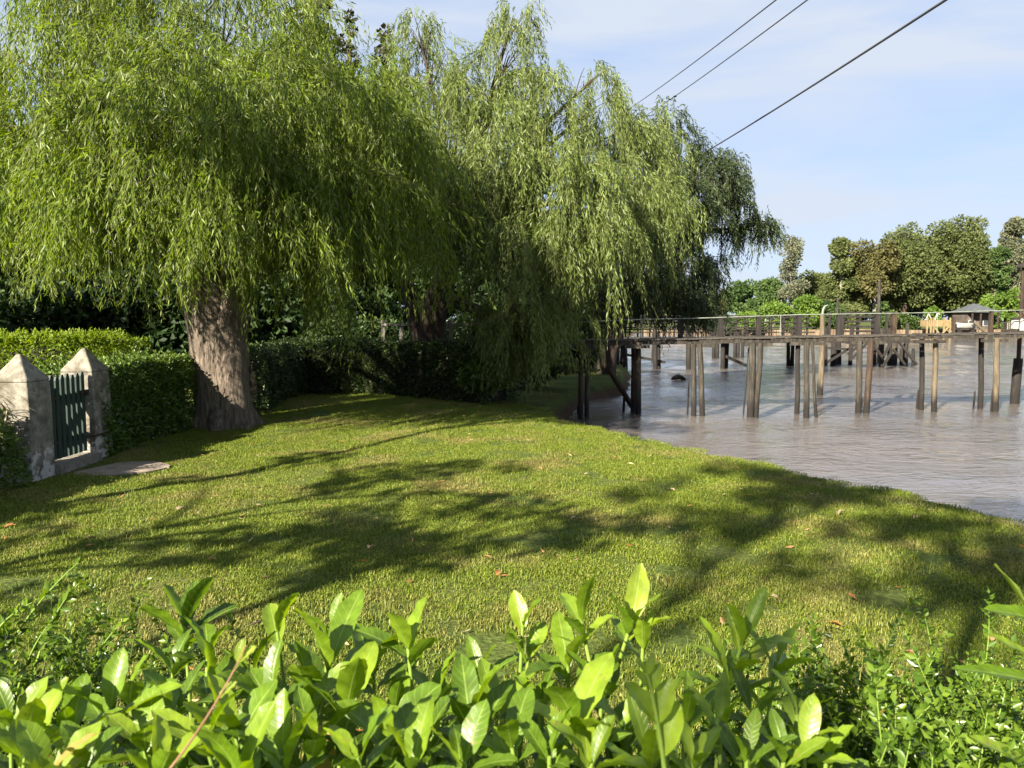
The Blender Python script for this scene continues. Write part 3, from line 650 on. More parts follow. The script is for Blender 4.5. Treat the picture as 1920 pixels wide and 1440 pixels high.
gh = 'clipped hedges around the lawn'
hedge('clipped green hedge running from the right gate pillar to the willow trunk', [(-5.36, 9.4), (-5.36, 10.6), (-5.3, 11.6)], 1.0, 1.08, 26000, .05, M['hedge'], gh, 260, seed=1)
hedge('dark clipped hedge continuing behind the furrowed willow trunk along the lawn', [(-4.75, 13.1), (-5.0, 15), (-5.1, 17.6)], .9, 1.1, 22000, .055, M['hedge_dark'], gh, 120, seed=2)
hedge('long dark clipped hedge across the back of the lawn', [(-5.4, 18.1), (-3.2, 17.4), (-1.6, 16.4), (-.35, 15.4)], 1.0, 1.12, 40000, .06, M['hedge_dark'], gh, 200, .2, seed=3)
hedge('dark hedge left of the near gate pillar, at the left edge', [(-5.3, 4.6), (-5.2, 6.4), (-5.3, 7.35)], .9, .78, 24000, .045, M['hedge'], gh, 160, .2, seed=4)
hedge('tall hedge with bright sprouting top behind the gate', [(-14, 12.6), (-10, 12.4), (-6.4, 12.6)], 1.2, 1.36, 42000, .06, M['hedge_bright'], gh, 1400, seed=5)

# dry plant leaning over the hedge by the near pillar
root = empty('dry_grass_clump', (-5.0, 7.3, .6), 'clump of dry pale grass blades arching over the hedge beside the near gate pillar', 'plant')
n = 150; t0 = np.stack([-5.15 + .35 * rng.random(n), 7.25 + .25 * rng.random(n), .55 + .35 * rng.random(n)], 1)
P, A, Ln, Rn = [], [], [], []
vs, fs = [], []
dr = unit(np.stack([-.9 + .5 * rng.normal(size=n), -.2 + .4 * rng.normal(size=n), .7 + .25 * rng.normal(size=n)], 1)); ll = .35 + .3 * rng.random(n)
for i in range(n):
    pts = [t0[i] + dr[i] * ll[i] * t - np.array([0, 0, .55 * ll[i] * t * t]) for t in np.linspace(0, 1, 6)]
    w = np.cross(dr[i], [0, 0, 1]); w /= np.linalg.norm(w)
    for k in range(6):
        ww = .006 * (1 - (k / 5) ** 2) + .0008
        vs += [pts[k] - w * ww, pts[k] + w * ww]
    fs += [(i * 12 + 2 * k, i * 12 + 2 * k + 1, i * 12 + 2 * k + 3, i * 12 + 2 * k + 2) for k in range(5)]
link('blades', np_mesh('blades', vs, fs, {'rnd': np.repeat(rng.random(n), 5)}), M['drygrass'], root)
# understory at the back
for px, yd, h, w, mt, lb in [(660, 20, 1.9, 1.2, 'hedge_dark', 'dark shrub behind the back hedge, left of the forked trunk'), (740, 20.5, 1.7, 1.1, 'hedge_dark', 'dark shrub beside the forked trunk behind the back hedge'),
                             (880, 20, 1.9, 1.1, 'hedge_dark', 'dark shrub right of the forked trunk behind the back hedge'), (1010, 18.6, 1.5, 1.0, 'hedge_dark', 'dark shrub on the bank behind the trailing willow strands'), (1110, 27, 1.5, 1.2, 'hedge_dark', 'dark bush on the bank below the jetty'),
                             (900, 15.3, .95, .6, 'hedge', 'low green shrub at the right end of the back hedge'), (555, 20.5, 1.7, 1.2, 'hedge_dark', 'dark shrub behind the back hedge, near its left end')]:
    tree('bush', lb, 'bush', (px - 960) / F * yd, yd, h, w, .1, 14, 3600, .11, M[mt], M['bark_dark'], .05, 'round', 'shrubs behind the back hedge')

# ------------------------------------------------------------------ gate
PW = .40
def pillar(x, y, label, wid, h0, h1):
    root = empty('gate_pillar', (x, y, 0), label, 'pillar', 'white gate pillars')
    def prism(rings):
        mb = MB(); vs = []
        for (w, z) in rings:
            for k, (sx, sy) in enumerate([(-1, -1), (1, -1), (1, 1), (-1, 1)]):
                vs.append((x + sx * w / 2 + .004 * math.sin(z * 9 + k), y + sy * w / 2 + .004 * math.cos(z * 7 + k * 2), z))
        fs = [(i * 4 + k, i * 4 + (k + 1) % 4, i * 4 + 4 + (k + 1) % 4, i * 4 + 4 + k) for i in range(len(rings) - 1) for k in range(4)]
        fs.append((3, 2, 1, 0)); e = (len(rings) - 1) * 4; fs.append((e, e + 1, e + 2, e + 3))
        mb.add(vs, fs); return mb
    def bev(o):
        md_ = o.modifiers.new('bevel', 'BEVEL'); md_.width = .012; md_.segments = 2; md_.limit_method = 'ANGLE'
    bev(prism([(wid * 1.02, -.15), (wid, .2), (wid * .99, .7), (wid * .97, h0)]).build('shaft', M['concrete'], root))
    bev(prism([(wid * .9705, h0 + .0004), (wid * .965, h0 + .025), (wid * .44, h0 + (h1 - h0) * .60), (.035, h1)]).build('cap', M['concrete'], root))
    return root
g0 = on(92, 905); g1 = on(186, 872)
XG = -4.89
pillar(XG - PW / 2 + .02, 7.75 + PW / 2, 'white weathered gate pillar nearest the camera, left of the green gate', PW, 1.02, 1.30)
pillar(XG - PW / 2 + .0, 9.0 + PW / 2, 'white weathered gate pillar right of the green gate, with a peeling foot and stained cap', PW * .98, 1.04, 1.32)
ya, yb = 7.75 + PW + .01, 9.0 - .012
root = empty('picket_gate', (XG - .1, ya, .1), 'dark green wooden picket gate hung between the white pillars', 'gate')
mb = MB(); npk = 8; wpk = (yb - ya - .03) / npk
for i in range(npk):
    yc = ya + .015 + wpk * (i + .5); w = wpk * .68; x = XG - .09; z0, z1 = .13, 1.0 + .012 * math.sin(i * 2.1)
    vs = []
    for sx in (-.011, .011):
        vs += [(x + sx, yc - w / 2, z0), (x + sx, yc + w / 2, z0), (x + sx, yc + w / 2, z1), (x + sx, yc + w * .25, z1 + .045), (x + sx, yc - w * .25, z1 + .045), (x + sx, yc - w / 2, z1)]
    mb.add(vs, [(5, 4, 3, 2, 1, 0), (6, 7, 8, 9, 10, 11)] + [(k, (k + 1) % 6, 6 + (k + 1) % 6, 6 + k) for k in range(6)])
mb.build('picket_panel', M['gate_paint'], root)
for z in (.32, .80):
    MB().bar((XG - .1265, ya + .01, z), (XG - .1265, yb - .01, z), .05, .08).build('rail', M['gate_paint'], root)
MB().bar((XG - .181, ya + .02, .36), (XG - .181, yb - .02, .77), .05, .06).build('brace', M['gate_paint'], root)
lt = MB().box((XG - .07, yb - .08, .82), (.016, .12, .045)); lt.tube([(XG - .075, yb - .07, .82), (XG - .03, yb - .06, .82)], [.01, .01], 8); lt.box((XG - .055, yb - .03, .81), (.02, .05, .07)); lt.build('latch', M['iron'], root)
for z in (.32, .80):
    MB().box((XG - .07, ya + .1, z), (.012, .2, .035)).build('hinge', M['iron'], root)
tag(MB().box((XG - .10, 8.58, .04), (.34, .84, .12)).build('doorstep', M['step'], None), 'low pale concrete step under the green picket gate', 'step')
hk = MB(); hk.tube([(XG - .22, 8.99, .3), (XG + .012, 8.985, .3), (XG + .014, 9.2, .3), (XG + .012, 9.402, .3)], [.011] * 4, 8)
tag(hk.build('iron_band', M['iron'], None), 'rusty iron band round the foot of the right gate pillar', 'band')
sl = MB(); pts = []
for k in range(44):
    a = 2 * math.pi * k / 44
    rr_ = 1 + .10 * math.sin(a * 2 + .7) + .07 * math.sin(a * 3 + 2) + .03 * math.sin(a * 7)
    pts.append((-4.35 + .42 * rr_ * math.cos(a), 8.55 + .44 * rr_ * math.sin(a)))
n = len(pts); zt = float(height(np.array([-4.1]), np.array([8.5]))[0][0]) + .016
sl.add([(a, b_, zt - .1) for a, b_ in pts] + [(a, b_, zt) for a, b_ in pts], [tuple(range(n, 2 * n))] + [(k, (k + 1) % n, n + (k + 1) % n, n + k) for k in range(n)])
tag(sl.build('path', M['slab'], None), kind='structure')

# ------------------------------------------------------------------ jetty
def jet(px, y_, Yd): return at(px, y_, Yd)
BOT = -2.2
root = empty('jetty', (1.6, 16.4, WATER), 'long weathered timber jetty with paired piles and a pale top rail, nearest the lawn', 'jetty')
def Yj(px): return 16.3 + (px - 1100) / 800 * 1.3
def deckz(px): return 1.245 + (px - 1140) / 780 * .12
def X_(px): return (px - 960) / F * Yj(px)
dk = MB()
xs = np.arange(X_(1050), X_(2000), .16)
for i, x in enumerate(xs):                # planks across the walkway
    px = 960 + x / (Yj(1500)) * F; zc = deckz(px); yc = Yj(px)
    if px > 1690 and random.random() < .08: continue
    dk.box((x, yc + random.uniform(-.02, .02) + .35, zc - .02 + random.uniform(-.008, .008)), (.145, .96, .028), random.uniform(-.02, .02))
dk.build('deck', M['deck'], root)
for off, th in ((-.09, .13), (.77, .13)):
    bm_ = MB()
    knots = [1050, 1250, 1420, 1560, 1690, 1850, 2000]
    for a, b_ in zip(knots, knots[1:]):
        th2 = .085 if b_ <= 1700 else .06
        bm_.bar((X_(a) - .12, Yj(a) + off, deckz(a) - .04 - th2 / 2 + random.uniform(-.012, .005)), (X_(b_) + .05, Yj(b_) + off + random.uniform(.0, .02), deckz(b_) - .04 - th2 / 2), .06, th2)
    bm_.build('stringer', M['wood'], root)
def pile(px0, ptop, ybase, r, mat, top=None, name='pile'):
    b_ = on(px0, ybase, WATER); Yd = b_[1]
    xt = (ptop - 960) / F * Yd; zt_ = deckz(ptop) - .12 if top is None else top
    xb = b_[0] - (xt - b_[0]) * .9
    k = MB(); jit = lambda: random.uniform(-.012, .012)
    pts_ = [(xb, Yd, BOT), (b_[0], Yd, WATER), (b_[0] + (xt - b_[0]) * .35 + jit(), Yd + jit(), WATER + (zt_ - WATER) * .35), (b_[0] + (xt - b_[0]) * .7 + jit(), Yd, WATER + (zt_ - WATER) * .7), (xt, Yd, zt_)]
    k.tube(pts_, [r * 1.05, r, r * .97, r * .95, r * .92], 12, .14)
    return k.build(name, M[mat], root)
for (a, t, yb_, r, mt) in [(1089, 1090, 786, .055, 'wood_brown'), (1100, 1102, 783, .05, 'wood'), (1188, 1188, 776, .065, 'wood_brown'), (1197, 1197, 779, .06, 'wood'),
                           (1301, 1300, 782, .058, 'wood'), (1317, 1311, 782, .06, 'wood'), (1407, 1411, 782, .075, 'wood'), (1417, 1426, 782, .06, 'wood'),
                           (1494, 1496, 775, .055, 'wood_dark'), (1512, 1512, 781, .062, 'wood'), (1530, 1522, 780, .035, 'wood'),
                           (1609, 1611, 775, .065, 'wood'), (1624, 1632, 775, .068, 'wood_brown'), (1727, 1727, 768, .058, 'wood_dark'), (1751, 1753, 771, .06, 'wood_pale'),
                           (1838, 1839, 765, .062, 'wood_dark'), (1866, 1869, 771, .066, 'wood_pale'), (1960, 1960, 768, .062, 'wood'), (1984, 1984, 770, .062, 'wood')]:
    pile(a, t, yb_, r, mt)
for (a, b_) in [(1070, 1125), (1170, 1215), (1285, 1335), (1392, 1442), (1478, 1545), (1590, 1650), (1700, 1762), (1834, 1878), (1945, 1995)]:
    k = MB(); c = (a + b_) / 2
    k.bar((X_(a), Yj(c) - .15, deckz(c) - .165), (X_(b_), Yj(c) - .15, deckz(c) - .165), .08, .07); k.build('crossbeam', M['wood'], root)
for px, w_ in [(1275, .1), (1350, .1), (1421, .1), (1497, .1), (1571, .1), (1643, .1), (1672, .085), (1855, .06)]:
    z = deckz(px); Yd = Yj(px) + .72
    MB().box(((px - 960) / F * Yd, Yd, z + .22), (w_, .1, .5 if px < 1660 else .56)).build('rail_post', M['wood_dark' if px < 1660 else 'wood_brown'], root)
k = MB(); k.tube([at(px, y_, Yj(px) + .66) for px, y_ in ((1040, 606), (1170, 600), (1330, 596), (1500, 590), (1640, 588), (1760, 586), (1850, 583), (1990, 580))], [.011] * 8, 8)
k.build('handrail', M['rail'], root)
for px in (1201, 1462, 1755):        # thin stanchions that carry the rail
    Yd = Yj(px) + .66; z = deckz(px)
    MB().tube([((px - 960) / F * Yd, Yd, z - .05), ((px - 960) / F * Yd, Yd, at(px, 590, Yd)[2])], [.009, .009], 6).build('stanchion', M['rail'], root)
k = MB(); k.bar(at(1140, 690, 16.55), on(1192, 774, WATER - .05) + np.array([0, -.05, 0]), .1, .07); k.build('brace', M['wood_brown'], root)
k = MB(); k.bar(at(1060, 700, 16.2), at(1125, 694, 16.2), .04, .05); k.build('brace', M['wood_brown'], root)

# broken stakes in the water near the jetty piles
for px, yb_, yt, r, lb in [(1169, 774, 728, .028, 'short dark stake in the water left of the leaning brown plank end'), (1289, 777, 714, .022, 'thin dark stake standing left of the third pair of jetty piles'),
                           (1394, 775, 650, .018, 'long thin pole slanting beside the thickest jetty piles'), (1615, 766, 745, .024, 'short dark stake between the two brown jetty piles'), (1719, 766, 730, .024, 'pointed dark stake touching the dark pile, left of the single pale jetty pile'),
                           (1825, 766, 732, .022, 'pointed dark stake left of the last dark jetty pile'), (1858, 770, 728, .02, 'pointed dark stake between the last dark and pale jetty piles'), (1507, 778, 650, .014, 'thin rod close beside the middle jetty piles'), (1083, 776, 752, .02, 'short reddish stake at the lawn edge beside the first jetty piles')]:
    b_ = on(px, yb_, WATER); zt_ = at(px, yt, b_[1])[2]
    dx = .06 if px == 1394 else .0
    k = MB(); k.tube([(b_[0], b_[1], BOT), (b_[0], b_[1], WATER), (b_[0] + .01 + dx * .6, b_[1], (WATER + zt_) / 2), (b_[0] + .015 + dx, b_[1], zt_ - .06), (b_[0] + .02 + dx, b_[1], zt_)], [r, r, r, r * .8, r * .2], 8, .2)
    tag(k.build('wooden_stake', M['wood_dark'], None), lb, 'stake', 'broken stakes by the jetty')

# pale mooring pole
b_ = on(1537, 741, WATER); k = MB(); xt, zt_ = at(1542, 590, b_[1])[[0, 2]]
k.tube([(b_[0], b_[1], BOT), (b_[0], b_[1], WATER), ((b_[0] + xt) / 2 + .02, b_[1], (WATER + zt_) / 2), (xt, b_[1], zt_)], [.09, .085, .075, .06], 10, .12)
root = empty('mooring_pole', (b_[0], b_[1], WATER), 'pale wooden mooring pole with a crooked white top standing in the river behind the jetty', 'pole')
k.build('pole', M['wood_pale'], root)
k = MB(); k.tube([(xt, b_[1], zt_ - .05), (xt + .01, b_[1], zt_ + .12), (xt + .05, b_[1], zt_ + .22), (xt + .14, b_[1], zt_ + .26)], [.035, .03, .025, .015], 8); k.build('hook', M['rail'], root)

# lantern piling at the right edge
b_ = on(1902, 757, WATER); Yd = b_[1]; xL = b_[0]
root = empty('lamp_post', (xL, Yd, WATER), 'brown wooden lamp post on a thick dark pile at the right edge of the jetty', 'lamp post')
k = MB(); k.tube([(xL - .01, Yd, BOT), (xL, Yd, WATER), (xL + .02, Yd, .3), (xL + .04, Yd, at(1903, 672, Yd)[2])], [.12, .11, .105, .1], 12, .15); k.build('pile', M['wood_dark'], root)
zt_ = at(1904, 500, Yd)[2]
k = MB(); k.tube([(xL + .01, Yd - .05, .3), (xL + .02, Yd - .03, 1.4), (xL + .03, Yd - .03, 2.2), (xL + .03, Yd - .03, zt_)], [.05, .048, .042, .036], 10, .1); k.build('pole', M['wood_brown'], root)
k = MB(); zk = at(1904, 557, Yd)[2]; k.bar((xL - .10, Yd - .03, zk), (xL + .32, Yd - .03, zk + .02), .05, .05); k.bar((xL - .05, Yd - .03, zk + .07), (xL + .22, Yd - .03, zk + .05), .04, .04); k.build('crossbar', M['wood_brown'], root)
k = MB(); k.tube([(xL + .12, Yd - .03, zt_ - .03), (xL + .12, Yd - .03, zt_ + .02), (xL + .12, Yd - .03, zt_ + .09), (xL + .12, Yd - .03, zt_ + .14)], [.22, .225, .12, .03], 20); k.build('lamp_shade', M['wood_dark'], root)
k = MB(); k.tube([(xL + .15, Yd - .03, zt_ - .15), (xL + .15, Yd - .03, zt_ - .1), (xL + .15, Yd - .03, zt_ - .035)], [.07, .10, .12], 16); k.build('globe', M['terracotta'], root)
q = at(1903, 607, Yd - .2)
root = empty('meter_box', (q[0], q[1], q[2] - .14), 'small cream box with a dark lid at the foot of the lamp post', 'box')
MB().box(q + np.array([0, 0, -.01]), (.12, .1, .22)).build('case', M['white_paint'], root); MB().box(q + np.array([0, 0, .125]), (.15, .13, .05)).build('lid', M['wood_dark'], root)
tag(MB().tube([q + np.array([.17, 0, -.16]), q + np.array([.17, 0, .09])], [.05, .05], 12).tube([q + np.array([.17, 0, .09]), q + np.array([.17, 0, .12])], [.035, .02], 12).build('canister', M['white_paint'], None), 'small white canister on the jetty beside the cream box', 'canister')

# ------------------------------------------------------------------ second jetty
YF = 33.0
root = empty('railed_jetty', (5, YF, WATER), 'farther timber jetty with slatted railings and braced landing stage, behind the near jetty', 'jetty')
def XF(px, Yd=YF): return (px - 960) / F * Yd
zd = at(1400, 632, YF)[2]
MB().box(((XF(1110) + XF(1700)) / 2, YF + .5, zd - .05), (XF(1700) - XF(1110), 1.4, .07)).build('deck', M['deck'], root)
for off in (-.22, 1.22):
    MB().bar((XF(1110), YF + off, zd - .16), (XF(1700), YF + off, zd - .16), .1, .16).build('stringer', M['wood_dark'], root)
for (px, yb_, r, mt) in [(1157, 700, .09, 'wood_dark'), (1172, 694, .12, 'wood_dark'), (1165, 690, .08, 'wood_dark'), (1229, 692, .1, 'wood_dark'), (1235, 690, .09, 'wood_dark'), (1291, 692, .11, 'wood_dark'), (1355, 690, .1, 'wood_dark'), (1361, 689, .1, 'wood_dark'), (1478, 686, .09, 'wood_dark'), (1485, 686, .09, 'wood'),
                       (1548, 683, .09, 'wood_dark'), (1562, 684, .14, 'wood_dark'), (1573, 682, .12, 'wood_dark'), (1594, 683, .1, 'wood_dark'), (1638, 684, .12, 'wood_brown'), (1653, 687, .12, 'wood'), (1667, 684, .1, 'wood_dark'), (1675, 684, .17, 'wood'), (1690, 684, .09, 'wood_dark'), (1697, 685, .12, 'wood_dark'), (1712, 685, .08, 'wood_dark')]:
    b_ = on(px, yb_, WATER); k = MB(); zt_ = zd - .08 + (.0 if random.random() < .6 else .45); sx = random.uniform(-.06, .06)
    if px in (1712, 1690): zt_ = .35
    k.tube([(b_[0] - sx, b_[1], BOT), (b_[0], b_[1], WATER), (b_[0] + sx * .5, b_[1], .3), (b_[0] + sx, b_[1], zt_)], [r, r, r * .95, r * .9], 8, .15); k.build('pile', M[mt], root)
# low row of piles farther right-hand behind
for px in (1225, 1232, 1338, 1345, 1378, 1384, 1392):
    Yd = 42; x = XF(px, Yd); k = MB(); k.tube([(x, Yd, BOT), (x, Yd, WATER), (x, Yd, zd)], [.1, .1, .09], 8, .1); k.build('pile', M['wood_dark'], root)
for off, zs in ((-.1, (.22, .42, .62, .82)), (1.15, (.3, .6, .9))):
    for z in zs:
        MB().bar((XF(1130), YF + off, zd + z + random.uniform(-.02, .02)), (XF(1525), YF + off, zd + z + random.uniform(-.02, .02)), .05, .05).build('railing_bar', M['wood_dark'], root)
    for px in np.arange(1135, 1530, 23.5):
        MB().box((XF(px) + random.uniform(-.05, .05), YF + off + .055, zd + .42), (.06, .06, .95)).build('railing_post', M['wood_dark'], root)
for z in (.25, .45, .65, .85, 1.02):     # slatted bench back on the landing stage
    MB().bar((XF(1578), YF - .1, zd + z), (XF(1634), YF - .1, zd + z + random.uniform(-.03, .03)), .06, .085).build('railing_bar', M['wood_dark'], root)
for px in (1553, 1578, 1606, 1634, 1660, 1676):
    MB().box((XF(px), YF - .02, zd + .5), (.1, .09, 1.15)).build('railing_post', M['wood_dark' if px != 1676 else 'wood_brown'], root)
for (a, ya_, b2, yb_) in [(1614, 640, 1547, 682), (1612, 648, 1590, 664), (1626, 643, 1594, 676), (1634, 642, 1656, 672), (1670, 642, 1655, 672), (1655, 688, 1672, 660), (1685, 640, 1719, 684), (1675, 655, 1697, 684), (1600, 645, 1580, 640), (1545, 652, 1590, 655)]:
    MB().bar(at(a, ya_, YF - .3), at(b2, yb_, YF - .3), .09, .09).build('brace', M['wood_dark'], root)
MB().bar(at(1171, 664, YF - .25), at(1247, 679, YF - .25), .1, .1).build('brace', M['wood_dark'], root)
MB().bar(at(1361, 668, YF - .25), at(1400, 686, YF - .25), .12, .12).build('brace', M['wood_dark'], root)
for px, yt, r, lb in [(1567, 560, .07, 'tall grey pole standing behind the landing stage'), (1644, 528, .09, 'tallest pale grey pole rising behind the landing stage')]:
    Yd = 37; x = XF(px, Yd); zt_ = at(px, yt, Yd)[2]
    k = MB(); k.tube([(x, Yd, BOT), (x + .02, Yd, 1), (x, Yd, zt_)], [r, r * .9, r * .75], 10, .08); k.tube([(x - .0, Yd, zt_), (x, Yd, zt_ + .04)], [r * .9, r * .4], 10)
    tag(k.build('utility_pole', M['wood'], None), lb, 'pole', 'grey poles behind the landing stage')
# drifting debris
q = on(1271, 711, WATER)
k = MB(); k.tube([q + np.array([-.22, 0, .02]), q + np.array([-.05, .02, .08]), q + np.array([.1, 0, .06]), q + np.array([.28, .03, -.02])], [.03, .09, .08, .03], 9, .5); k.tube([q + np.array([0, 0, .08]), q + np.array([.05, .02, .2])], [.03, .012], 6)
tag(k.build('floating_log', M['wood_dark'], None), 'dark lump of driftwood floating in the river beyond the jetty', 'log')
q = on(1062, 768, WATER)
k = MB(); k.tube([q + np.array([-.2, 0, .0]), q + np.array([-.12, 0, .07]), q + np.array([.1, .02, .08]), q + np.array([.2, 0, .0])], [.05, .09, .09, .05], 12, .15)
tag(k.build('washed_drum', M['black_rubber'], None), 'small dark drum washed up against the bank under the trailing willow', 'drum')
q = on(1042, 764, -.3)
k = MB(); k.tube([q + np.array([-.12, 0, -.05]), q + np.array([-.03, 0, .06]), q + np.array([.08, 0, .05]), q + np.array([.14, 0, -.03])], [.04, .08, .07, .03], 9, .6)
tag(k.build('bank_stone', M['slab'], None), 'grey stone at the water edge beside the dark drum', 'stone')

# ------------------------------------------------------------------ far bank structures
YB = 100.5
def XB(px, Yd=YB): return (px - 960) / F * Yd
mb = MB(); prev = None
for px in range(1200, 2150, 30):
    Yd = 112 - (px - 1200) / 900 * 13 if px < 1500 else 107.6 - (px - 1500) / 600 * 8.5
    pt = np.array([XB(px, Yd), Yd - 2.2, .0])
    if prev is not None: mb.bar(prev + np.array([0, 0, -.2]), pt + np.array([0, 0, -.2]), .35, 1.15 + .12 * math.sin(px * 1.7))
    prev = pt
tag(mb.build('retaining_wall', M['tan_wall'], None), 'low tan timber retaining wall along the far bank waterline', 'wall')
root = empty('timber_platform', (XB(1740), YB, 0), 'yellow timber platform with slanting props on the far bank', 'platform')
zA, zB_ = at(1740, 612, YB)[2], at(1740, 600, YB)[2]
MB().box((XB(1742), YB - 1, (zA + zB_) / 2), (XB(1762) - XB(1721), 1.6, zB_ - zA)).build('parapet', M['yellow_wood'], root)
for px in (1721, 1728, 1733, 1752, 1763):
    MB().bar((XB(px), YB - 1.95, -.6), (XB(px), YB - 1.95, zB_ + .3), .16, .16).build('post', M['yellow_wood'], root)
for a, b2 in ((1732, 1743), (1760, 1748)):
    MB().bar((XB(a), YB - 2.1, zA), (XB(b2), YB - 2.1, -.1), .16, .16).build('prop', M['yellow_wood'], root)
k = MB()
for a, ya_, b2, yb_ in [(1736, 600, 1741, 588), (1741, 588, 1747, 600), (1753, 600, 1758, 586), (1758, 586, 1762, 590)]:
    k.bar(at(a, ya_, YB - .5), at(b2, yb_, YB - .5), .1, .1)
tag(k.build('trestle', M['white_paint'], None), 'white folding trestle standing on the yellow timber platform', 'trestle')
root = empty('boat_house', (XB(1826), YB + 4, 0), 'low house with a grey pyramid roof and open dark porch on the far bank', 'house')
xc, yc = XB(1828, 105), 105.0; zr0, zr1 = at(1800, 586, yc)[2], at(1830, 569, yc)[2]
MB().box((xc, yc + 1.2, zr0 / 2), (3.2, 3.6, zr0)).build('wall', M['house_wall'], root)
k = MB(); w = 1.9
k.add([(xc - w, yc - 2.2, zr0), (xc + w, yc - 2.2, zr0), (xc + w, yc + 3.4, zr0), (xc - w, yc + 3.4, zr0), (xc - w, yc - 2.2, zr0 + .08), (xc + w, yc - 2.2, zr0 + .08), (xc + w, yc + 3.4, zr0 + .08), (xc - w, yc + 3.4, zr0 + .08), (xc - .2, yc + .6, zr1), (xc + .2, yc + .6, zr1)],
      [(3, 2, 1, 0), (0, 1, 5, 4), (1, 2, 6, 5), (2, 3, 7, 6), (3, 0, 4, 7), (4, 5, 9, 8), (6, 7, 8, 9), (5, 6, 9), (7, 4, 8)]); k.build('roof', M['slate'], root)
for dx in (-1.7, -.6, .6, 1.7):
    MB().box((xc + dx, yc - 1.9, zr0 / 2), (.16, .16, zr0 - .01)).build('porch_post', M['wood_brown'], root)
for dx in (-1.0, .95):
    o = MB().box((xc + dx, yc - .62, 1.25), (.9, .06, .8)).build('window', M['white_paint'], root)
    MB().box((xc + dx, yc - .66, 1.25), (.74, .04, .64)).build('pane', M['glass'], o)
root = empty('bank_stair', (XB(1840), YB - 1.5, 0), 'pale wooden steps with slanting handrails going down from the far bank', 'steps')
for dy in (-2.6, -1.4):
    MB().bar(at(1826, 604, YB + dy), at(1852, 626, YB + dy), .14, .2).build('stringer', M['wood_pale'], root)
k = MB()
for t in np.linspace(.08, .95, 8):
    pq = at(1826, 604, YB - 2) * (1 - t) + at(1852, 626, YB - 2) * t; k.box(pq, (.32, 1.0, .05))
k.build('treads', M['wood_pale'], root)
root = empty('picket_fence', (XB(1877), YB - 1, 0), 'low grey fence with upright pickets on the far bank right of the steps', 'fence')
k = MB()
for px in np.arange(1858, 1898, 3.2): k.box((XB(px), YB - 1.9, .75), (.1, .05, 1.25))
k.build('picket_panel', M['wood'], root); MB().bar((XB(1856), YB - 1.85, 1.36), (XB(1900), YB - 1.85, 1.36), .08, .1).build('rail', M['wood'], root)
for px in (1705, 1700, 1693): 
    pass
for px, yt, lb in [(1699, 606, 'grey bank post left of the yellow platform on the far bank'), (1786, 594, 'brown bank post right of the yellow platform on the far bank'), (1855, 588, 'tall grey bank post between the pale steps and the grey fence')]:
    z = at(px, yt, YB - 2)[2]
    tag(MB().box((XB(px, YB - 2.2), YB - 2.2, (z - .6) / 2), (.3, .3, z + .6)).build('bank_post', M['wood' if px != 1786 else 'wood_brown'], None), lb, 'post', 'posts on the far bank')
# small white boat hauled out in front of the house
root = empty('rowing_boat', (XB(1812), YB - .6, .4), 'small white boat lying on the far bank in front of the grey roofed house', 'boat')
k = MB(); xb_, yb_, L_ = XB(1808, YB - .8), YB - .8, 2.6; ringv = []; nst = 9
for i in range(nst):
    t = i / (nst - 1); w = .55 * math.sin(math.pi * min(1, .12 + t * .9)) ** .6; zk = .45 + .12 * (2 * t - 1) ** 2
    ringv.append([(xb_ + (t - .5) * L_, yb_ - w, zk + .75), (xb_ + (t - .5) * L_, yb_ - w * .75, zk + .25), (xb_ + (t - .5) * L_, yb_, zk), (xb_ + (t - .5) * L_, yb_ + w * .75, zk + .25), (xb_ + (t - .5) * L_, yb_ + w, zk + .75)])
k.add([p_ for r_ in ringv for p_ in r_], [(i * 5 + j, i * 5 + j + 1, i * 5 + 6 + j, i * 5 + 5 + j) for i in range(nst - 1) for j in range(4)] + [(0, 1, 2, 3, 4)[::-1], tuple((nst - 1) * 5 + j for j in range(5))], True)
k.build('hull', M['white_paint'], root)
for dx in (-.5, .4): MB().box((xb_ + dx, yb_, 1.05), (.24, .84, .05)).build('seat', M['wood_pale'], root)
for dx in (-.9, .9): MB().box((xb_ + dx, yb_, .22), (.2, 1.0, .5)).build('cradle', M['wood_dark'], root)

# rustic fence seen through the willow
root = empty('rail_fence', (-2.4, 19.2, 0), 'pale rail fence half hidden behind the forked willow trunk', 'fence')
MB().bar(at(715, 609, 19.2), at(905, 607, 19.2), .04, .06).build('rail', M['bark_pale'], root)
MB().bar(at(715, 652, 19.2), at(905, 650, 19.2), .04, .06).build('rail', M['bark_pale'], root)
for px in (718, 752, 845, 902):
    q = at(px, 600, 19.26); MB().box((q[0], q[1], q[2] / 2), (.09, .07, q[2])).build('post', M['bark_pale'], root)

# ------------------------------------------------------------------ power cables
def cable(label, a, b_, r, sag):
    pts_ = curve_pts(a, b_, (0, 0, -sag), 40); k = MB(); k.tube(pts_, [r] * 40, 8)
    tag(k.build('power_cable', M['cable'], None), label, 'cable', 'power cables')
cable('thin upper power cable crossing the sky, leftmost of the three', at(1560, -82, 10), at(1120, 240, 40), .011, .3)
cable('thin middle power cable crossing the sky, second of the three', at(1612, -74, 10), at(1140, 259, 40), .011, .3)
cable('thick dark power cable crossing the sky, lowest and rightmost of the three', at(1905, -86, 8), at(1210, 347, 36), .017, .25)

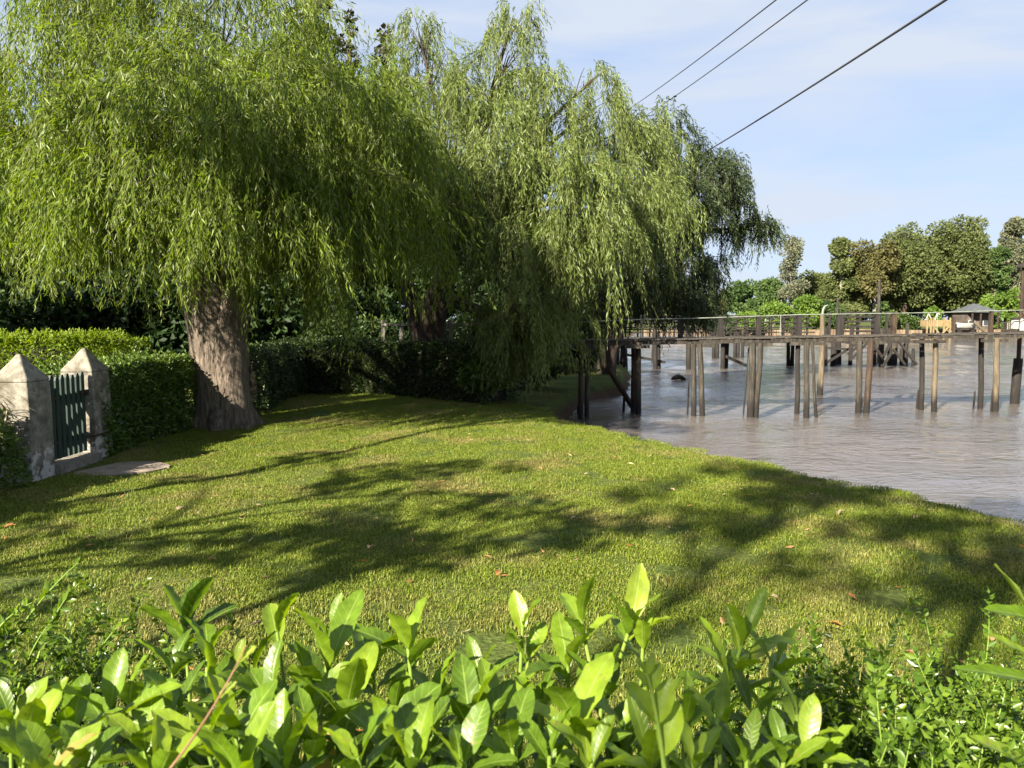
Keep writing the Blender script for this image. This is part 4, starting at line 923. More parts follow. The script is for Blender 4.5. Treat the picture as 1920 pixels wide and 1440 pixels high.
# ------------------------------------------------------------------ foreground broadleaf shrubs
m, nt, N, L, out = newmat('broad glossy leaf')
a_r = N.new('ShaderNodeAttribute'); a_r.attribute_name = 'rnd'
a_s = N.new('ShaderNodeAttribute'); a_s.attribute_name = 's'
a_u = N.new('ShaderNodeAttribute'); a_u.attribute_name = 'u'
r = ramp(N, [(0, (.040, .080, .006)), (.45, (.100, .178, .010)), (.85, (.20, .285, .018)), (.97, (.24, .31, .035)), (1, (.34, .25, .07))]); L.new(a_r.outputs['Fac'], r.inputs[0])
# midrib and side veins: V-shaped lines across the blade
ab = N.new('ShaderNodeMath'); ab.operation = 'ABSOLUTE'; L.new(a_u.outputs['Fac'], ab.inputs[0])
v1 = N.new('ShaderNodeMath'); v1.operation = 'MULTIPLY_ADD'; v1.inputs[1].default_value = -.16; L.new(ab.outputs[0], v1.inputs[0]); L.new(a_s.outputs['Fac'], v1.inputs[2])
v2 = N.new('ShaderNodeMath'); v2.operation = 'MULTIPLY'; v2.inputs[1].default_value = 9; L.new(v1.outputs[0], v2.inputs[0])
v3 = N.new('ShaderNodeMath'); v3.operation = 'PINGPONG'; v3.inputs[1].default_value = .5; L.new(v2.outputs[0], v3.inputs[0])
mrv = N.new('ShaderNodeMapRange'); mrv.inputs['From Min'].default_value = 0; mrv.inputs['From Max'].default_value = .13; mrv.inputs['To Min'].default_value = .28; mrv.inputs['To Max'].default_value = 0; L.new(v3.outputs[0], mrv.inputs['Value'])
mrm = N.new('ShaderNodeMapRange'); mrm.inputs['From Min'].default_value = .03; mrm.inputs['From Max'].default_value = .10; mrm.inputs['To Min'].default_value = .65; mrm.inputs['To Max'].default_value = 0; L.new(ab.outputs[0], mrm.inputs['Value'])
mxv = N.new('ShaderNodeMath'); mxv.operation = 'MAXIMUM'; L.new(mrv.outputs[0], mxv.inputs[0]); L.new(mrm.outputs[0], mxv.inputs[1])
cm = N.new('ShaderNodeMix'); cm.data_type = 'RGBA'; L.new(mxv.outputs[0], cm.inputs[0]); L.new(r.outputs[0], cm.inputs[6]); cm.inputs[7].default_value = (.24, .33, .07, 1)
nn = N.new('ShaderNodeTexNoise'); nn.inputs['Scale'].default_value = 55; nn.inputs['Detail'].default_value = 4
tcx = N.new('ShaderNodeNewGeometry'); L.new(tcx.outputs['Position'], nn.inputs['Vector'])
rn2 = ramp(N, [(.3, (.72, .72, .72)), (.7, (1.15, 1.15, 1.15))]); L.new(nn.outputs['Fac'], rn2.inputs[0])
mm = N.new('ShaderNodeMix'); mm.data_type = 'RGBA'; mm.blend_type = 'MULTIPLY'; mm.inputs[0].default_value = 1; L.new(cm.outputs[2], mm.inputs[6]); L.new(rn2.outputs[0], mm.inputs[7])
p = N.new('ShaderNodeBsdfPrincipled'); p.inputs['Roughness'].default_value = .36; p.inputs['Specular IOR Level'].default_value = .45
L.new(mm.outputs[2], p.inputs['Base Color'])
bmp = N.new('ShaderNodeBump'); bmp.inputs['Strength'].default_value = .35; bmp.inputs['Distance'].default_value = .002; bmp.invert = True
L.new(mxv.outputs[0], bmp.inputs['Height']); L.new(bmp.outputs[0], p.inputs['Normal'])
spn = N.new('ShaderNodeTexNoise'); spn.inputs['Scale'].default_value = 85; spn.inputs['Detail'].default_value = 3; L.new(tcx.outputs['Position'], spn.inputs['Vector'])
spr = ramp(N, [(.68, (0, 0, 0)), (.73, (.75, .75, .75))]); L.new(spn.outputs['Fac'], spr.inputs[0])
spm = N.new('ShaderNodeMix'); spm.data_type = 'RGBA'; L.new(spr.outputs[0], spm.inputs[0]); L.new(mm.outputs[2], spm.inputs[6]); spm.inputs[7].default_value = (.20, .13, .04, 1)
mm = spm; L.new(mm.outputs[2], p.inputs['Base Color'])
t = N.new('ShaderNodeBsdfTranslucent'); hs = N.new('ShaderNodeHueSaturation'); hs.inputs['Value'].default_value = 1.7; hs.inputs['Saturation'].default_value = 1.1; hs.inputs['Hue'].default_value = .49
L.new(mm.outputs[2], hs.inputs['Color']); L.new(hs.outputs[0], t.inputs['Color'])
mx = N.new('ShaderNodeMixShader'); mx.inputs[0].default_value = .42; L.new(p.outputs[0], mx.inputs[1]); L.new(t.outputs[0], mx.inputs[2]); L.new(mx.outputs[0], out.inputs[0])
M['broad'] = m

NS = 11
SS = np.linspace(0, 1, NS)
PROF = np.clip(SS, 1e-3, 1) ** .85 * np.clip(1 - SS, 0, 1) ** .74; PROF = PROF / PROF.max(); PROF[0] = .07; PROF[-1] = .03


class Leaves:
    def __init__(self): self.v = []; self.s = []; self.u = []; self.r = []; self.n = 0
    def leaf(self, p0, axis, up, length, width, curl, fold, rnd, twist=0.0):
        axis = axis / np.linalg.norm(axis); side = np.cross(axis, up); side /= np.linalg.norm(side); nrm = np.cross(side, axis)
        pos = np.array(p0, float); ang = 0.0; vs = []
        for i in range(NS):
            a2 = axis * math.cos(ang) - nrm * math.sin(ang); n2 = nrm * math.cos(ang) + axis * math.sin(ang)
            w = PROF[i] * width * .5; tw = twist * SS[i]
            sd = side * math.cos(tw) + n2 * math.sin(tw); nn_ = n2 * math.cos(tw) - side * math.sin(tw)
            wave = .06 * width * math.sin(i * 2.1 + rnd * 20)
            for uu in (-1, -.5, 0, .5, 1):
                vs.append(pos + sd * w * uu + nn_ * (abs(uu) ** 1.2 * w * fold + (wave * uu if abs(uu) == 1 else 0)))
                self.s.append(SS[i]); self.u.append(uu)
            pos = pos + a2 * length / (NS - 1); ang += curl / (NS - 1)
        self.v += vs; self.r.append(rnd); self.n += 1
    def build(self, name, mat, parent):
        q = np.array([(i * 5 + j, i * 5 + j + 1, i * 5 + 6 + j, i * 5 + 5 + j) for i in range(NS - 1) for j in range(4)])
        f = (np.arange(self.n)[:, None, None] * NS * 5 + q[None]).reshape(-1, 4)
        me = np_mesh(name, self.v, f, {'rnd': np.repeat(self.r, len(q))}, True, {'s': self.s, 'u': self.u})
        return link(name, me, mat, parent)


def shoot(LV, ST, px, py, Yd, size, n=7, spread=.9, below=.5, rb=.5, lean=None, narrow=.40, zlow=.0):
    """a leafy shoot tip whorl at the pixel's ray, its stem running down into the bush"""
    tip = at(px, py, Yd); ll = size / F * Yd * random.uniform(.64, .98)
    lean = np.array([random.uniform(-.25, .25), random.uniform(-.2, .2), 1.0]) if lean is None else np.array(lean, float); lean /= np.linalg.norm(lean)
    root_ = tip - lean * .42; root_[2] = max(zlow, root_[2])
    ph = random.random() * 6.28
    ST.tube(curve_pts(root_ + np.array([random.uniform(-.06, .06), random.uniform(-.03, .06), -.1]), tip, (0, 0, 0.0), 6), np.linspace(.006, .0028, 6), 6)
    e1 = np.cross(lean, [0, 1, .1]); e1 /= np.linalg.norm(e1); e2 = np.cross(lean, e1)
    for i in range(n):
        a = ph + i * 2.39996 + random.uniform(-.25, .25); t = i / max(1, n - 1)
        rad = e1 * math.cos(a) + e2 * math.sin(a)
        elev = (.35 + .9 * spread * t) + random.uniform(-.15, .15)
        ax = lean * math.cos(elev) + rad * math.sin(elev)
        p0 = tip - lean * (below * ll * t * 1.1)
        l2 = ll * (.62 + .5 * math.sin(math.pi * min(1, .25 + t * .8))) * random.uniform(.85, 1.15)
        LV.leaf(p0 + rad * .003, ax, lean * .6 - rad * .8 + np.array([0, 0, .3]), l2, l2 * random.uniform(narrow - .05, narrow + .08), random.uniform(.1, .9), random.uniform(.15, .5), min(.97, max(0, rb + random.uniform(-.28, .28) - .18 * t)) if random.random() > .006 else 1.0, random.uniform(-.5, .5))


SH = [  # shrubs: label, tips
 ('broad leaved bright green bush filling the bottom left corner', [(130, 1375, 1.0, 150, 7, .55), (205, 1330, 1.05, 165, 6, .75), (50, 1400, .95, 150, 7, .6), (270, 1400, 1.0, 150, 7, .6), (20, 1350, 1.1, 120, 6, .5), (160, 1430, .9, 150, 7, .6), (330, 1330, 1.1, 120, 7, .35), (90, 1450, .85, 160, 7, .55), (240, 1300, 1.2, 110, 6, .4), (300, 1450, .85, 160, 7, .6)]),
 ('broad leaved bush with a pale shiny leaf at its top, left of centre', [(345, 1165, 1.45, 125, 8, .3), (390, 1215, 1.35, 110, 6, .4), (325, 1250, 1.35, 110, 6, .3), (400, 1290, 1.2, 120, 7, .5), (440, 1370, 1.0, 155, 7, .6), (510, 1320, 1.1, 130, 7, .45), (520, 1185, 1.3, 110, 3, .65), (470, 1260, 1.25, 110, 6, .5), (385, 1390, .95, 150, 7, .6), (530, 1420, .9, 160, 7, .45), (450, 1450, .85, 150, 7, .6)]),
 ('broad leaved bush with tall V-shaped leaf pairs, centre left', [(620, 1240, 1.2, 165, 6, .55), (650, 1330, 1.1, 150, 7, .6), (580, 1300, 1.15, 130, 7, .5), (700, 1260, 1.25, 120, 6, .5), (590, 1390, 1.0, 150, 7, .45), (670, 1420, .9, 150, 7, .55), (730, 1390, 1.0, 140, 7, .35), (620, 1180, 1.4, 90, 4, .4)]),
 ('broad leaved shoot with a large rounded leaf on a bare pale stem, left of centre', [(765, 1215, 1.2, 150, 6, .55), (740, 1330, 1.15, 120, 6, .4), (800, 1380, 1.0, 140, 7, .4), (770, 1430, .9, 150, 7, .5), (820, 1300, 1.25, 110, 6, .35)]),
 ('broad leaved bush just left of the middle pair of tall shoots', [(900, 1265, 1.25, 125, 8, .4), (980, 1175, 1.25, 105, 4, .7), (990, 1235, 1.25, 90, 5, .6), (930, 1330, 1.15, 130, 7, .5), (880, 1350, 1.05, 130, 7, .4), (960, 1400, .95, 150, 7, .5), (870, 1430, .9, 150, 7, .5), (1010, 1320, 1.15, 130, 7, .35)]),
 ('tall bright shoots with long arching leaves, right of centre', [(1090, 1165, 1.2, 130, 5, .7), (1185, 1165, 1.2, 150, 6, .75), (1205, 1215, 1.2, 110, 5, .7), (1065, 1250, 1.2, 120, 7, .55), (1130, 1290, 1.15, 120, 7, .4), (1080, 1360, 1.0, 150, 8, .65), (1170, 1360, 1.05, 130, 7, .5), (1110, 1430, .9, 160, 7, .65), (1030, 1420, .92, 150, 7, .5)]),
 ('bright bush of narrow upright leaves, right of the tall arching shoots', [(1395, 1200, 1.2, 150, 8, .8), (1455, 1240, 1.2, 120, 6, .6), (1365, 1270, 1.15, 130, 7, .6), (1290, 1340, 1.05, 150, 8, .7), (1350, 1370, 1.0, 140, 7, .6), (1240, 1350, 1.0, 130, 7, .7), (1300, 1430, .88, 160, 7, .65), (1410, 1330, 1.1, 120, 7, .5), (1220, 1430, .9, 150, 7, .6), (1400, 1420, .92, 140, 7, .55)]),
 ('small bright shoot with upright rounded leaves standing in the small leaved shrub', [(1495, 1340, 1.05, 120, 5, .8), (1510, 1400, .98, 110, 6, .6), (1550, 1410, .98, 90, 5, .8), (1470, 1420, .92, 120, 6, .5)]),
]
for lb, tips in SH:
    q = at(tips[0][0], 1440, 1.0); root = empty('broadleaf_shrub', (q[0], 1.15, 0), lb, 'shrub', 'broad leaved shrubs along the bottom of the photo')
    LV, ST = Leaves(), MB()
    for (px, py, Yd, sz, n_, rb) in tips:
        shoot(LV, ST, px, py, Yd, sz, n_, random.uniform(.75, 1.1), random.uniform(.4, .7), rb, narrow=.27 if 'narrow' in lb else .37)
    for k in range(13):             # shaded lower shoots inside the bush
        t0_ = random.choice(tips); px = t0_[0] + random.gauss(0, 60); py = random.uniform(1410, 1560); Yd = random.uniform(1.0, 1.5)
        shoot(LV, ST, px, py, Yd, random.uniform(110, 150) * 1.05 / Yd, 6, 1.0, .7, .2)
    for k in range(4):
        x = q[0] + random.uniform(-.15, .15); ST.tube(curve_pts((x, 1.2, -.05), (x + random.uniform(-.1, .1), 1.15, .75), (random.uniform(-.05, .05), 0, 0), 6), np.linspace(.012, .007, 6), 7)
    ST.build('stems', M['green_stem'], root); LV.build('leaves', M['broad'], root)

# small-leaved shrubs
def small_shrub(label, pts, n_stem, leaf, mat, hlen, stemm, zoff=0, spread=.12, spiky=0.0):
    q = at(*pts[0]); root = empty('small_leaved_shrub', (q[0], q[1], 0), label, 'shrub', 'small leaved shrubs in front of the lawn')
    P, A, Ln, Rn = [], [], [], []; ST = MB(); starts = []
    for i in range(n_stem):
        b_ = at(*pts[random.randrange(len(pts))]); tip = b_ + np.array([random.gauss(0, spread), random.gauss(0, spread * 1.3), random.gauss(0, spread * .45)])
        if random.random() < spiky: tip[2] += random.uniform(.03, .10)
        st_ = tip + np.array([random.gauss(0, .10), random.gauss(0, .08), -hlen * random.uniform(.7, 1.2)])
        starts.append(st_)
        c = curve_pts(st_, tip, (random.gauss(0, .03), random.gauss(0, .03), .02), 8); ST.tube(c[::2], [.0022, .0018, .0014, .0008], 5)
        k = int(hlen / .0062); t = np.linspace(.12, 1, k); j = np.minimum((t * 7).astype(int), 6); f = t * 7 - j
        pp = c[j] * (1 - f)[:, None] + c[j + 1] * f[:, None]; tn = unit(c[j + 1] - c[j])
        lat = rdir(k); lat = unit(lat - tn * np.sum(lat * tn, 1, keepdims=True))
        P.append(pp); A.append(unit(tn * .5 + lat * .9 + np.array([0, 0, .1]))); Ln.append(leaf * (.6 + .6 * rng.random(k)) * (1.1 - .4 * t)); Rn.append(np.clip(.3 + .4 * t + rng.normal(size=k) * .16, 0, .93) + (rng.random(k) < .015) * .07)
    for st_ in random.sample(starts, 24):
        ST.tube(curve_pts((q[0], q[1], -.05), st_, (random.uniform(-.05, .05), 0, -.08), 6), np.linspace(.007, .0025, 6), 6)
    P, A, Ln, Rn = map(np.concatenate, (P, A, Ln, Rn))
    ST.build('stems', stemm, root); leaf_cards('leaves', P, A, rdir(len(P)), Ln, Ln * .52, Rn, mat, root, .3)
grid = lambda x0, x1, y0, y1, Y0, Y1, k=60: [(random.uniform(x0, x1), (lambda t: None)(0) or y0 + (y1 - y0) * (t := random.random()), Y0 + (Y1 - Y0) * t) for _ in range(k)]
small_shrub('dense shrub of small round leaves filling the bottom right, left half', grid(1500, 1720, 1275, 1460, 1.75, 1.05), 190, .029, M['small_leaf'], .26, M['green_stem'], spiky=.05)
small_shrub('dense shrub of small round leaves in the bottom right corner', grid(1700, 1960, 1265, 1470, 1.8, 1.05), 210, .029, M['small_leaf'], .26, M['green_stem'], spiky=.05)
small_shrub('low tangle of small leaves behind the bottom left bush', grid(-40, 250, 1215, 1330, 1.9, 1.45), 150, .026, M['small_leaf'], .30, M['twig'], spiky=.3)
# arching twigs at the left
root = empty('twiggy_shrub', (-.95, 1.75, 0), 'tall arching small leaved twigs rising at the left edge in front of the lawn', 'shrub')
ST = MB(); P, A, Ln, Rn = [], [], [], []
for a, b_, Yd in [((-40, 1260), (150, 1052), 1.75), ((60, 1215), (158, 1085), 1.75), ((-50, 1210), (60, 1130), 1.7), ((20, 1290), (110, 1150), 1.7), ((-30, 1180), (30, 1195), 1.7), ((120, 1330), (230, 1165), 1.65), ((150, 1300), (220, 1185), 1.7)]:
    c = curve_pts(at(a[0], a[1] + 60, Yd), at(b_[0], b_[1], Yd + .05), (-.02, 0, .05), 10); ST.tube(c, np.linspace(.0035, .001, 10), 6)
    k = 46; t = np.linspace(.1, 1, k); j = np.minimum((t * 9).astype(int), 8); f = t * 9 - j; pp = c[j] * (1 - f)[:, None] + c[j + 1] * f[:, None]; tn = unit(c[j + 1] - c[j])
    lat = rdir(k); P.append(pp); A.append(unit(tn * .6 + lat * .8)); Ln.append(.036 * (.6 + .6 * rng.random(k)) * (1.15 - .5 * t)); Rn.append(np.clip(.45 + .4 * t + rng.normal(size=k) * .12, 0, .93))
    ST.tube(curve_pts((-.95 + random.uniform(-.1, .1), 1.75, -.05), c[0], (0, 0, 0), 4), [.008, .006, .005, .0035], 6)
P, A, Ln, Rn = map(np.concatenate, (P, A, Ln, Rn)); ST.build('stems', M['green_stem'], root)
leaf_cards('leaves', P, A, rdir(len(P)), Ln, Ln * .5, Rn, M['small_leaf'], root, .3)
# red twig close to the lens
root = empty('young_twig', at(285, 1470, .72), 'soft red stemmed twig with a yellow tip, closest to the camera at bottom left', 'twig')
k = MB(); c = curve_pts(at(270, 1500, .72), at(462, 1210, .74), (.012, 0, -.006), 10); k.tube(c, np.linspace(.0015, .0008, 10), 8); k.tube(curve_pts((c[0][0] - .02, c[0][1] + .25, -.05), c[0], (-.03, 0, 0), 6), np.linspace(.006, .0032, 6), 7)
k.build('stem', M['red_twig'], root); LV = Leaves()
for t, sg in ((.95, 1), (.97, -1), (.9, -1), (.72, 1)):
    j = int(t * 9); LV.leaf(c[j], unit(c[9] - c[6]) + np.array([sg * .35, .1, 0]), np.array([0, -.3, 1.0]), .024, .011, .3, .3, .95)
LV.build('leaves', M['broad'], root)
root = empty('young_twig', at(1225, 1400, .78), 'soft out of focus pale green shoot tip, close to the camera right of centre', 'twig')
k = MB(); c = curve_pts(at(1250, 1480, .78), at(1215, 1265, .78), (.004, 0, 0), 8); k.tube(c, np.linspace(.003, .0016, 8), 8); k.tube(curve_pts((c[0][0], 1.05, -.05), c[0], (0, 0, 0), 6), np.linspace(.006, .003, 6), 7); k.build('stem', M['green_stem'], root); LV = Leaves()
for t, sg, l_ in ((.99, 1, .022), (.97, -1, .02), (.85, 1, .03), (.8, -1, .028), (.55, 1, .05), (.5, -1, .055), (.3, 1, .06)):
    j = min(7, int(t * 8)); LV.leaf(c[j], unit(c[7] - c[4]) + np.array([sg * .45, .1, 0]), np.array([0, -.3, 1.0]), l_, l_ * .45, .3, .3, .8)
LV.build('leaves', M['broad'], root)
# long blades at the right edge
q = at(2010, 1330, 1.05); root = empty('strap_leaved_plant', (q[0], q[1], 0), 'plant with long strap leaves reaching in at the right edge', 'plant')
LV, ST = Leaves(), MB()
for (a, b_, w_, rb) in [((1985, 1260), (1892, 1062), .032, .9), ((2000, 1180), (1852, 1150), .030, .45), ((2010, 1290), (1860, 1190), .022, .8), ((2020, 1300), (1800, 1255), .026, .3), ((1990, 1480), (1830, 1385), .03, .75), ((2030, 1350), (1930, 1180), .03, .6)]:
    pa, pb = at(a[0], a[1], 1.08), at(b_[0], b_[1], 1.04); LV.leaf(pa, pb - pa + np.array([0, 0, .02]), np.array([0, -.35, 1.0]), float(np.linalg.norm(pb - pa)) * 1.03, w_, .25, .35, rb)
    ST.tube(curve_pts((q[0] + .03, q[1], 0), pa, (.03, 0, 0), 6), np.linspace(.008, .003, 6), 6)
ST.build('stems', M['green_stem'], root); LV.build('leaves', M['broad'], root)

# fallen leaves on the lawn
FL = [(345, 951, .9, 'tan fallen leaf on the grass midway between gate and left lawn shade'), (30, 985, .3, 'brown fallen leaf on the shaded grass at the left edge'), (158, 1010, .75, 'pale curled leaf on the shaded grass left, above the arching twigs'), (690, 1028, .8, 'pale fallen leaf on the lawn above the tall V-shaped leaf pairs'),
      (938, 1071, .1, 'orange fallen leaf on the lawn left of the tall arching shoots'), (903, 1044, .55, 'tan fallen leaf on the lawn just above an orange leaf'), (1607, 1130, .15, 'orange fallen leaf in the shade right of the narrow upright leaves'), (1462, 1130, .85, 'pale fallen leaf in the shade above the narrow upright leaves'), (1555, 1167, .4, 'curled tan leaf in the shade near the small leaved shrub'),
      (1354, 1170, .7, 'dull pale leaf in the shade left of the narrow upright leaves'), (1857, 1190, .6, 'large tan fallen leaf near the strap leaves at the right edge'), (1725, 970, .75, 'pale fallen leaf in the grass near the river edge at right'), (1572, 966, .95, 'upright whitish leaf in the grass near the river edge'), (1265, 920, .9, 'small whitish leaf on the sunny grass right of centre'), (1070, 972, .9, 'tiny pale leaf on the shaded grass in mid lawn')]
for px, py, rb, lb in FL:
    q = on(px, py, .03); LV = Leaves(); a = random.random() * 6.28; LV.leaf(q, np.array([math.cos(a), math.sin(a), .3 if 'upright' not in lb else 2.0]), np.array([.1, 0, 1.0]), .07 if py > 1050 else .085, .04, .9, .5, rb, .4)
    o = LV.build('fallen_leaf', M['fallen'], None); tag(o, lb, 'leaf', 'fallen leaves on the lawn')
k = MB(); k.tube([on(468, 1172, .04), on(490, 1163, .06), on(508, 1155, .05), on(525, 1150, .03)], [.005, .006, .005, .003], 7, .2)
k.tube([on(490, 1163, .06), on(500, 1150, .07)], [.004, .002], 6)
tag(k.build('fallen_twig', M['bark_dark'], None), 'short dark twig lying on the grass behind the left bush', 'twig')

# ------------------------------------------------------------------ lawn grass (uncountable): instanced tufts
def grass_tuft(name, n, rad, hmin, hmax, seed):
    g = np.random.default_rng(seed); a = g.random(n) * 6.28; r_ = rad * np.sqrt(g.random(n)); b_ = np.stack([r_ * np.cos(a), r_ * np.sin(a), np.full(n, -.004)], 1)
    h = hmin + (hmax - hmin) * g.random(n) ** 1.6; la = g.random(n) * 6.28; le = .15 + .75 * g.random(n)
    d = np.stack([np.cos(la), np.sin(la), np.zeros(n)], 1); s = np.stack([-d[:, 1], d[:, 0], d[:, 2]], 1) * (.0017 + .0013 * g.random(n))[:, None]
    p1 = b_ + d * (h * le * .35)[:, None] + np.array([0, 0, 1]) * (h * .6)[:, None]; p2 = b_ + d * (h * le)[:, None] + np.array([0, 0, 1]) * (h * (1 - .35 * le))[:, None]
    v = np.stack([b_ - s, b_ + s, p1 + s * .8, p1 - s * .8, p2 + s * .12, p2 - s * .12], 1).reshape(-1, 3)
    k = np.arange(n)[:, None] * 6; f = np.concatenate([k + np.array([[0, 1, 2, 3]]), k + np.array([[3, 2, 4, 5]])], 1).reshape(-1, 4)
    return np_mesh(name, v, f, {'rnd': np.repeat(g.random(n), 2)})


m, nt, N, L, out = newmat('lawn grass blade')
at_ = N.new('ShaderNodeAttribute'); at_.attribute_name = 'rnd'
geo = N.new('ShaderNodeNewGeometry'); n1 = N.new('ShaderNodeTexNoise'); n1.inputs['Scale'].default_value = .9; n1.inputs['Detail'].default_value = 6; n1.inputs['Roughness'].default_value = .6; L.new(geo.outputs['Position'], n1.inputs['Vector'])
ra = ramp(N, [(0, (.070, .105, .010)), (.5, (.130, .178, .016)), (.85, (.18, .225, .026)), (1, (.28, .25, .07))]); L.new(at_.outputs['Fac'], ra.inputs[0])
rb_ = ramp(N, [(0, (.17, .145, .045)), (.6, (.25, .21, .075)), (1, (.32, .26, .11))]); L.new(at_.outputs['Fac'], rb_.inputs[0])
rf = ramp(N, [(.50, (0, 0, 0)), (.68, (.85, .85, .85))]); L.new(n1.outputs['Fac'], rf.inputs[0])
mx = N.new('ShaderNodeMix'); mx.data_type = 'RGBA'; L.new(rf.outputs[0], mx.inputs[0]); L.new(ra.outputs[0], mx.inputs[6]); L.new(rb_.outputs[0], mx.inputs[7])
p = N.new('ShaderNodeBsdfPrincipled'); p.inputs['Roughness'].default_value = .55; p.inputs['Specular IOR Level'].default_value = .25; L.new(mx.outputs[2], p.inputs['Base Color'])
t = N.new('ShaderNodeBsdfTranslucent'); L.new(mx.outputs[2], t.inputs['Color'])
ms = N.new('ShaderNodeMixShader'); ms.inputs[0].default_value = .35; L.new(p.outputs[0], ms.inputs[1]); L.new(t.outputs[0], ms.inputs[2]); L.new(ms.outputs[0], out.inputs[0])
M['grass'] = m
tufts = []
src_col = bpy.data.collections.new('grass tuft sources')      # not linked to the scene: only read by the node group
for i, (n_, rad, h0, h1) in enumerate([(720, .20, .010, .030), (720, .20, .009, .026), (560, .20, .012, .038), (70, .14, .03, .085)]):
    me = grass_tuft('grass_tuft', n_, rad, h0, h1, 50 + i); me.materials.append(m)
    o = bpy.data.objects.new('grass_tuft', me); src_col.objects.link(o); tufts.append(o)
# emitter sheet: the lawn only
ex = np.arange(-8.2, 6.2, .1); ey = np.arange(1.3, 19.5, .1); X, Y = np.meshgrid(ex, ey); H, D = height(X.ravel(), Y.ravel())
nx, ny = len(ex), len(ey); idx = np.arange(nx * ny).reshape(ny, nx)
Fq = np.stack([idx[:-1, :-1], idx[:-1, 1:], idx[1:, 1:], idx[1:, :-1]], -1).reshape(-1, 4)
xf, yf = X.ravel(), Y.ravel()
okv = (D > .0) & ~((np.hypot(xf + 4.35, yf - 8.55) < .47)) & (xf > -5.3 - .0) & ~((xf < -4.75) & (yf > 7.5) & (yf < 9.5))
okv &= ~((yf > 17.9 - (xf + 5) * .55))
okv &= (H > -.22)
Fq = Fq[okv[Fq].all(1)]
me = np_mesh('lawn_grass', np.stack([xf, yf, H], 1), Fq)
lawn = link('lawn_grass', me, m); tag(lawn, 'mown green grass covering the lawn', 'grass', kind='stuff')
ng = bpy.data.node_groups.new('grass scatter', 'GeometryNodeTree')
ng.interface.new_socket('Geometry', in_out='INPUT', socket_type='NodeSocketGeometry'); ng.interface.new_socket('Geometry', in_out='OUTPUT', socket_type='NodeSocketGeometry')
gi = ng.nodes.new('NodeGroupInput'); go = ng.nodes.new('NodeGroupOutput'); jn = ng.nodes.new('GeometryNodeJoinGeometry')
for i, (o, dens) in enumerate(zip(tufts, (11, 11, 6, 4.0))):
    dp = ng.nodes.new('GeometryNodeDistributePointsOnFaces'); dp.inputs['Density'].default_value = dens; dp.inputs['Seed'].default_value = i + 3
    oi = ng.nodes.new('GeometryNodeObjectInfo'); oi.inputs['Object'].default_value = o; oi.inputs['As Instance'].default_value = True
    ip = ng.nodes.new('GeometryNodeInstanceOnPoints'); rv = ng.nodes.new('FunctionNodeRandomValue'); rv.data_type = 'FLOAT_VECTOR'
    rv.inputs['Min'].default_value = (0, 0, 0); rv.inputs['Max'].default_value = (0, 0, 6.283); rv.inputs['Seed'].default_value = i
    rs = ng.nodes.new('FunctionNodeRandomValue'); rs.data_type = 'FLOAT'; rs.inputs[2].default_value = .8; rs.inputs[3].default_value = 1.25
    ng.links.new(gi.outputs[0], dp.inputs['Mesh']); ng.links.new(dp.outputs['Points'], ip.inputs['Points']); ng.links.new(oi.outputs['Geometry'], ip.inputs['Instance'])
    ng.links.new(rv.outputs[0], ip.inputs['Rotation']); ng.links.new(rs.outputs[1], ip.inputs['Scale']); ng.links.new(ip.outputs[0], jn.inputs[0])
ng.links.new(jn.outputs[0], go.inputs[0])
lawn.modifiers.new('grass', 'NODES').node_group = ng

# scattered dead willow leaves in the turf
nl = 320; a = rng.random(nl) * 6.28
lx = -4.6 + 8.4 * rng.random(nl); ly = 2.6 + 12 * rng.random(nl) ** .8; hh, dd = height(lx, ly); k_ = dd > .3
litter = leaf_cards('leaf_litter', np.stack([lx, ly, hh + .022], 1)[k_], np.stack([np.cos(a), np.sin(a), .25 * rng.normal(size=nl)], 1)[k_], rng.normal(size=(nl, 3))[k_] * np.array([1, 1, .25]), (.04 + .05 * rng.random(nl))[k_], (.010 + .012 * rng.random(nl))[k_], rng.random(nl)[k_], M['fallen'], None)
tag(litter, 'tiny dead willow leaves scattered through the lawn', 'leaf litter', kind='stuff')
# rank grass hanging over the river edge
eb = (D > -.16) & (D < .16) & (yf < 15)
Fb = np.stack([idx[:-1, :-1], idx[:-1, 1:], idx[1:, 1:], idx[1:, :-1]], -1).reshape(-1, 4); Fb = Fb[eb[Fb].all(1)]
me = np_mesh('bank_grass', np.stack([xf, yf, H], 1), Fb)
bankg = link('bank_grass', me, M['grass']); tag(bankg, 'longer unmown grass hanging over the river edge', 'grass', kind='stuff')
ng2 = ng.copy(); ng2.name = 'bank scatter'
for nd in ng2.nodes:
    if nd.type == 'DISTRIBUTE_POINTS_ON_FACES': nd.inputs['Density'].default_value = 14
bankg.modifiers.new('grass', 'NODES').node_group = ng2

# ------------------------------------------------------------------ light, sky, camera
az = R(SUN_AZ); el = R(SUN_EL)
to_sun = Vector((-math.cos(az) * math.cos(el), -math.sin(az) * math.cos(el), math.sin(el)))
sd = bpy.data.lights.new('sun', 'SUN'); sd.energy = 5.0; sd.angle = R(.55); sd.color = (1.0, .90, .72)
so = bpy.data.objects.new('sun', sd); COL.objects.link(so); so.rotation_euler = (-to_sun).to_track_quat('-Z', 'Y').to_euler(); so.location = to_sun * 60
w = bpy.data.worlds.new('World'); scn.world = w; w.use_nodes = True
N, L = w.node_tree.nodes, w.node_tree.links; N.clear()
wo = N.new('ShaderNodeOutputWorld'); bg = N.new('ShaderNodeBackground'); bg.inputs['Strength'].default_value = .078
sky = N.new('ShaderNodeTexSky'); sky.sky_type = 'NISHITA'; sky.sun_disc = False; sky.sun_elevation = el; sky.sun_rotation = math.atan2(to_sun.x, to_sun.y)
sky.air_density = 1.0; sky.dust_density = .6; sky.ozone_density = 1.5
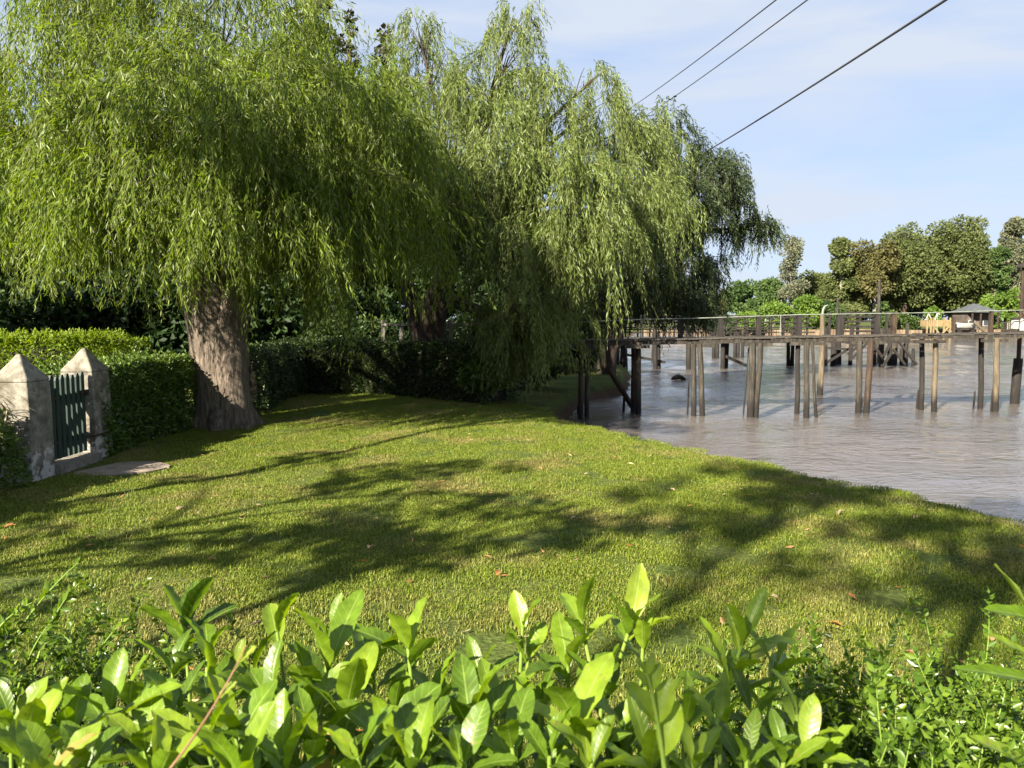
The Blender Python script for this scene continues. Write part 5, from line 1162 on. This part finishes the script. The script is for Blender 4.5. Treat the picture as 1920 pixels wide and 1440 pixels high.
tc = N.new('ShaderNodeTexCoord'); mp = N.new('ShaderNodeMapping'); mp.inputs['Scale'].default_value = (1.0, 1.0, 4.2); mp.inputs['Rotation'].default_value = (R(8), R(-10), R(20))
L.new(tc.outputs['Generated'], mp.inputs[0])
cn = N.new('ShaderNodeTexNoise'); cn.inputs['Scale'].default_value = 2.2; cn.inputs['Detail'].default_value = 7; cn.inputs['Roughness'].default_value = .52; cn.inputs['Distortion'].default_value = .5
L.new(mp.outputs[0], cn.inputs['Vector'])
cr_ = ramp(N, [(.34, (0, 0, 0)), (.62, (.9, .9, .9))]); L.new(cn.outputs['Fac'], cr_.inputs[0])
tn_ = N.new('ShaderNodeMix'); tn_.data_type = 'RGBA'; tn_.blend_type = 'MULTIPLY'; tn_.inputs[0].default_value = 1; L.new(sky.outputs[0], tn_.inputs[6]); tn_.inputs[7].default_value = (.80, .88, 1.0, 1)
hz = N.new('ShaderNodeMix'); hz.data_type = 'RGBA'; hz.inputs[0].default_value = .82; L.new(tn_.outputs[2], hz.inputs[6]); hz.inputs[7].default_value = (1.24, 1.60, 2.32, 1)
mx = N.new('ShaderNodeMix'); mx.data_type = 'RGBA'; L.new(cr_.outputs[0], mx.inputs[0]); L.new(hz.outputs[2], mx.inputs[6]); mx.inputs[7].default_value = (2.12, 2.32, 2.65, 1)
L.new(mx.outputs[2], bg.inputs['Color']); L.new(bg.outputs[0], wo.inputs[0])

cam = bpy.data.cameras.new('camera'); cam.sensor_width = 36; cam.lens = 36 * F / 1920; cam.clip_start = .05; cam.clip_end = 4000
cam.dof.use_dof = True; cam.dof.focus_distance = 5.0; cam.dof.aperture_fstop = 10.0
co = bpy.data.objects.new('camera', cam); COL.objects.link(co); co.location = (0, 0, EYE); co.rotation_euler = (math.pi / 2 - PITCH, 0, 0)
scn.camera = co
scn.view_settings.view_transform = 'Standard'; scn.view_settings.look = 'None'; scn.view_settings.gamma = 1; scn.view_settings.exposure = 2.15
scn.cycles.use_denoising = True
scn.cycles.max_bounces = 8; scn.cycles.diffuse_bounces = 3; scn.cycles.glossy_bounces = 3; scn.cycles.transmission_bounces = 4; scn.cycles.transparent_max_bounces = 4
scn.cycles.caustics_reflective = False; scn.cycles.caustics_refractive = False
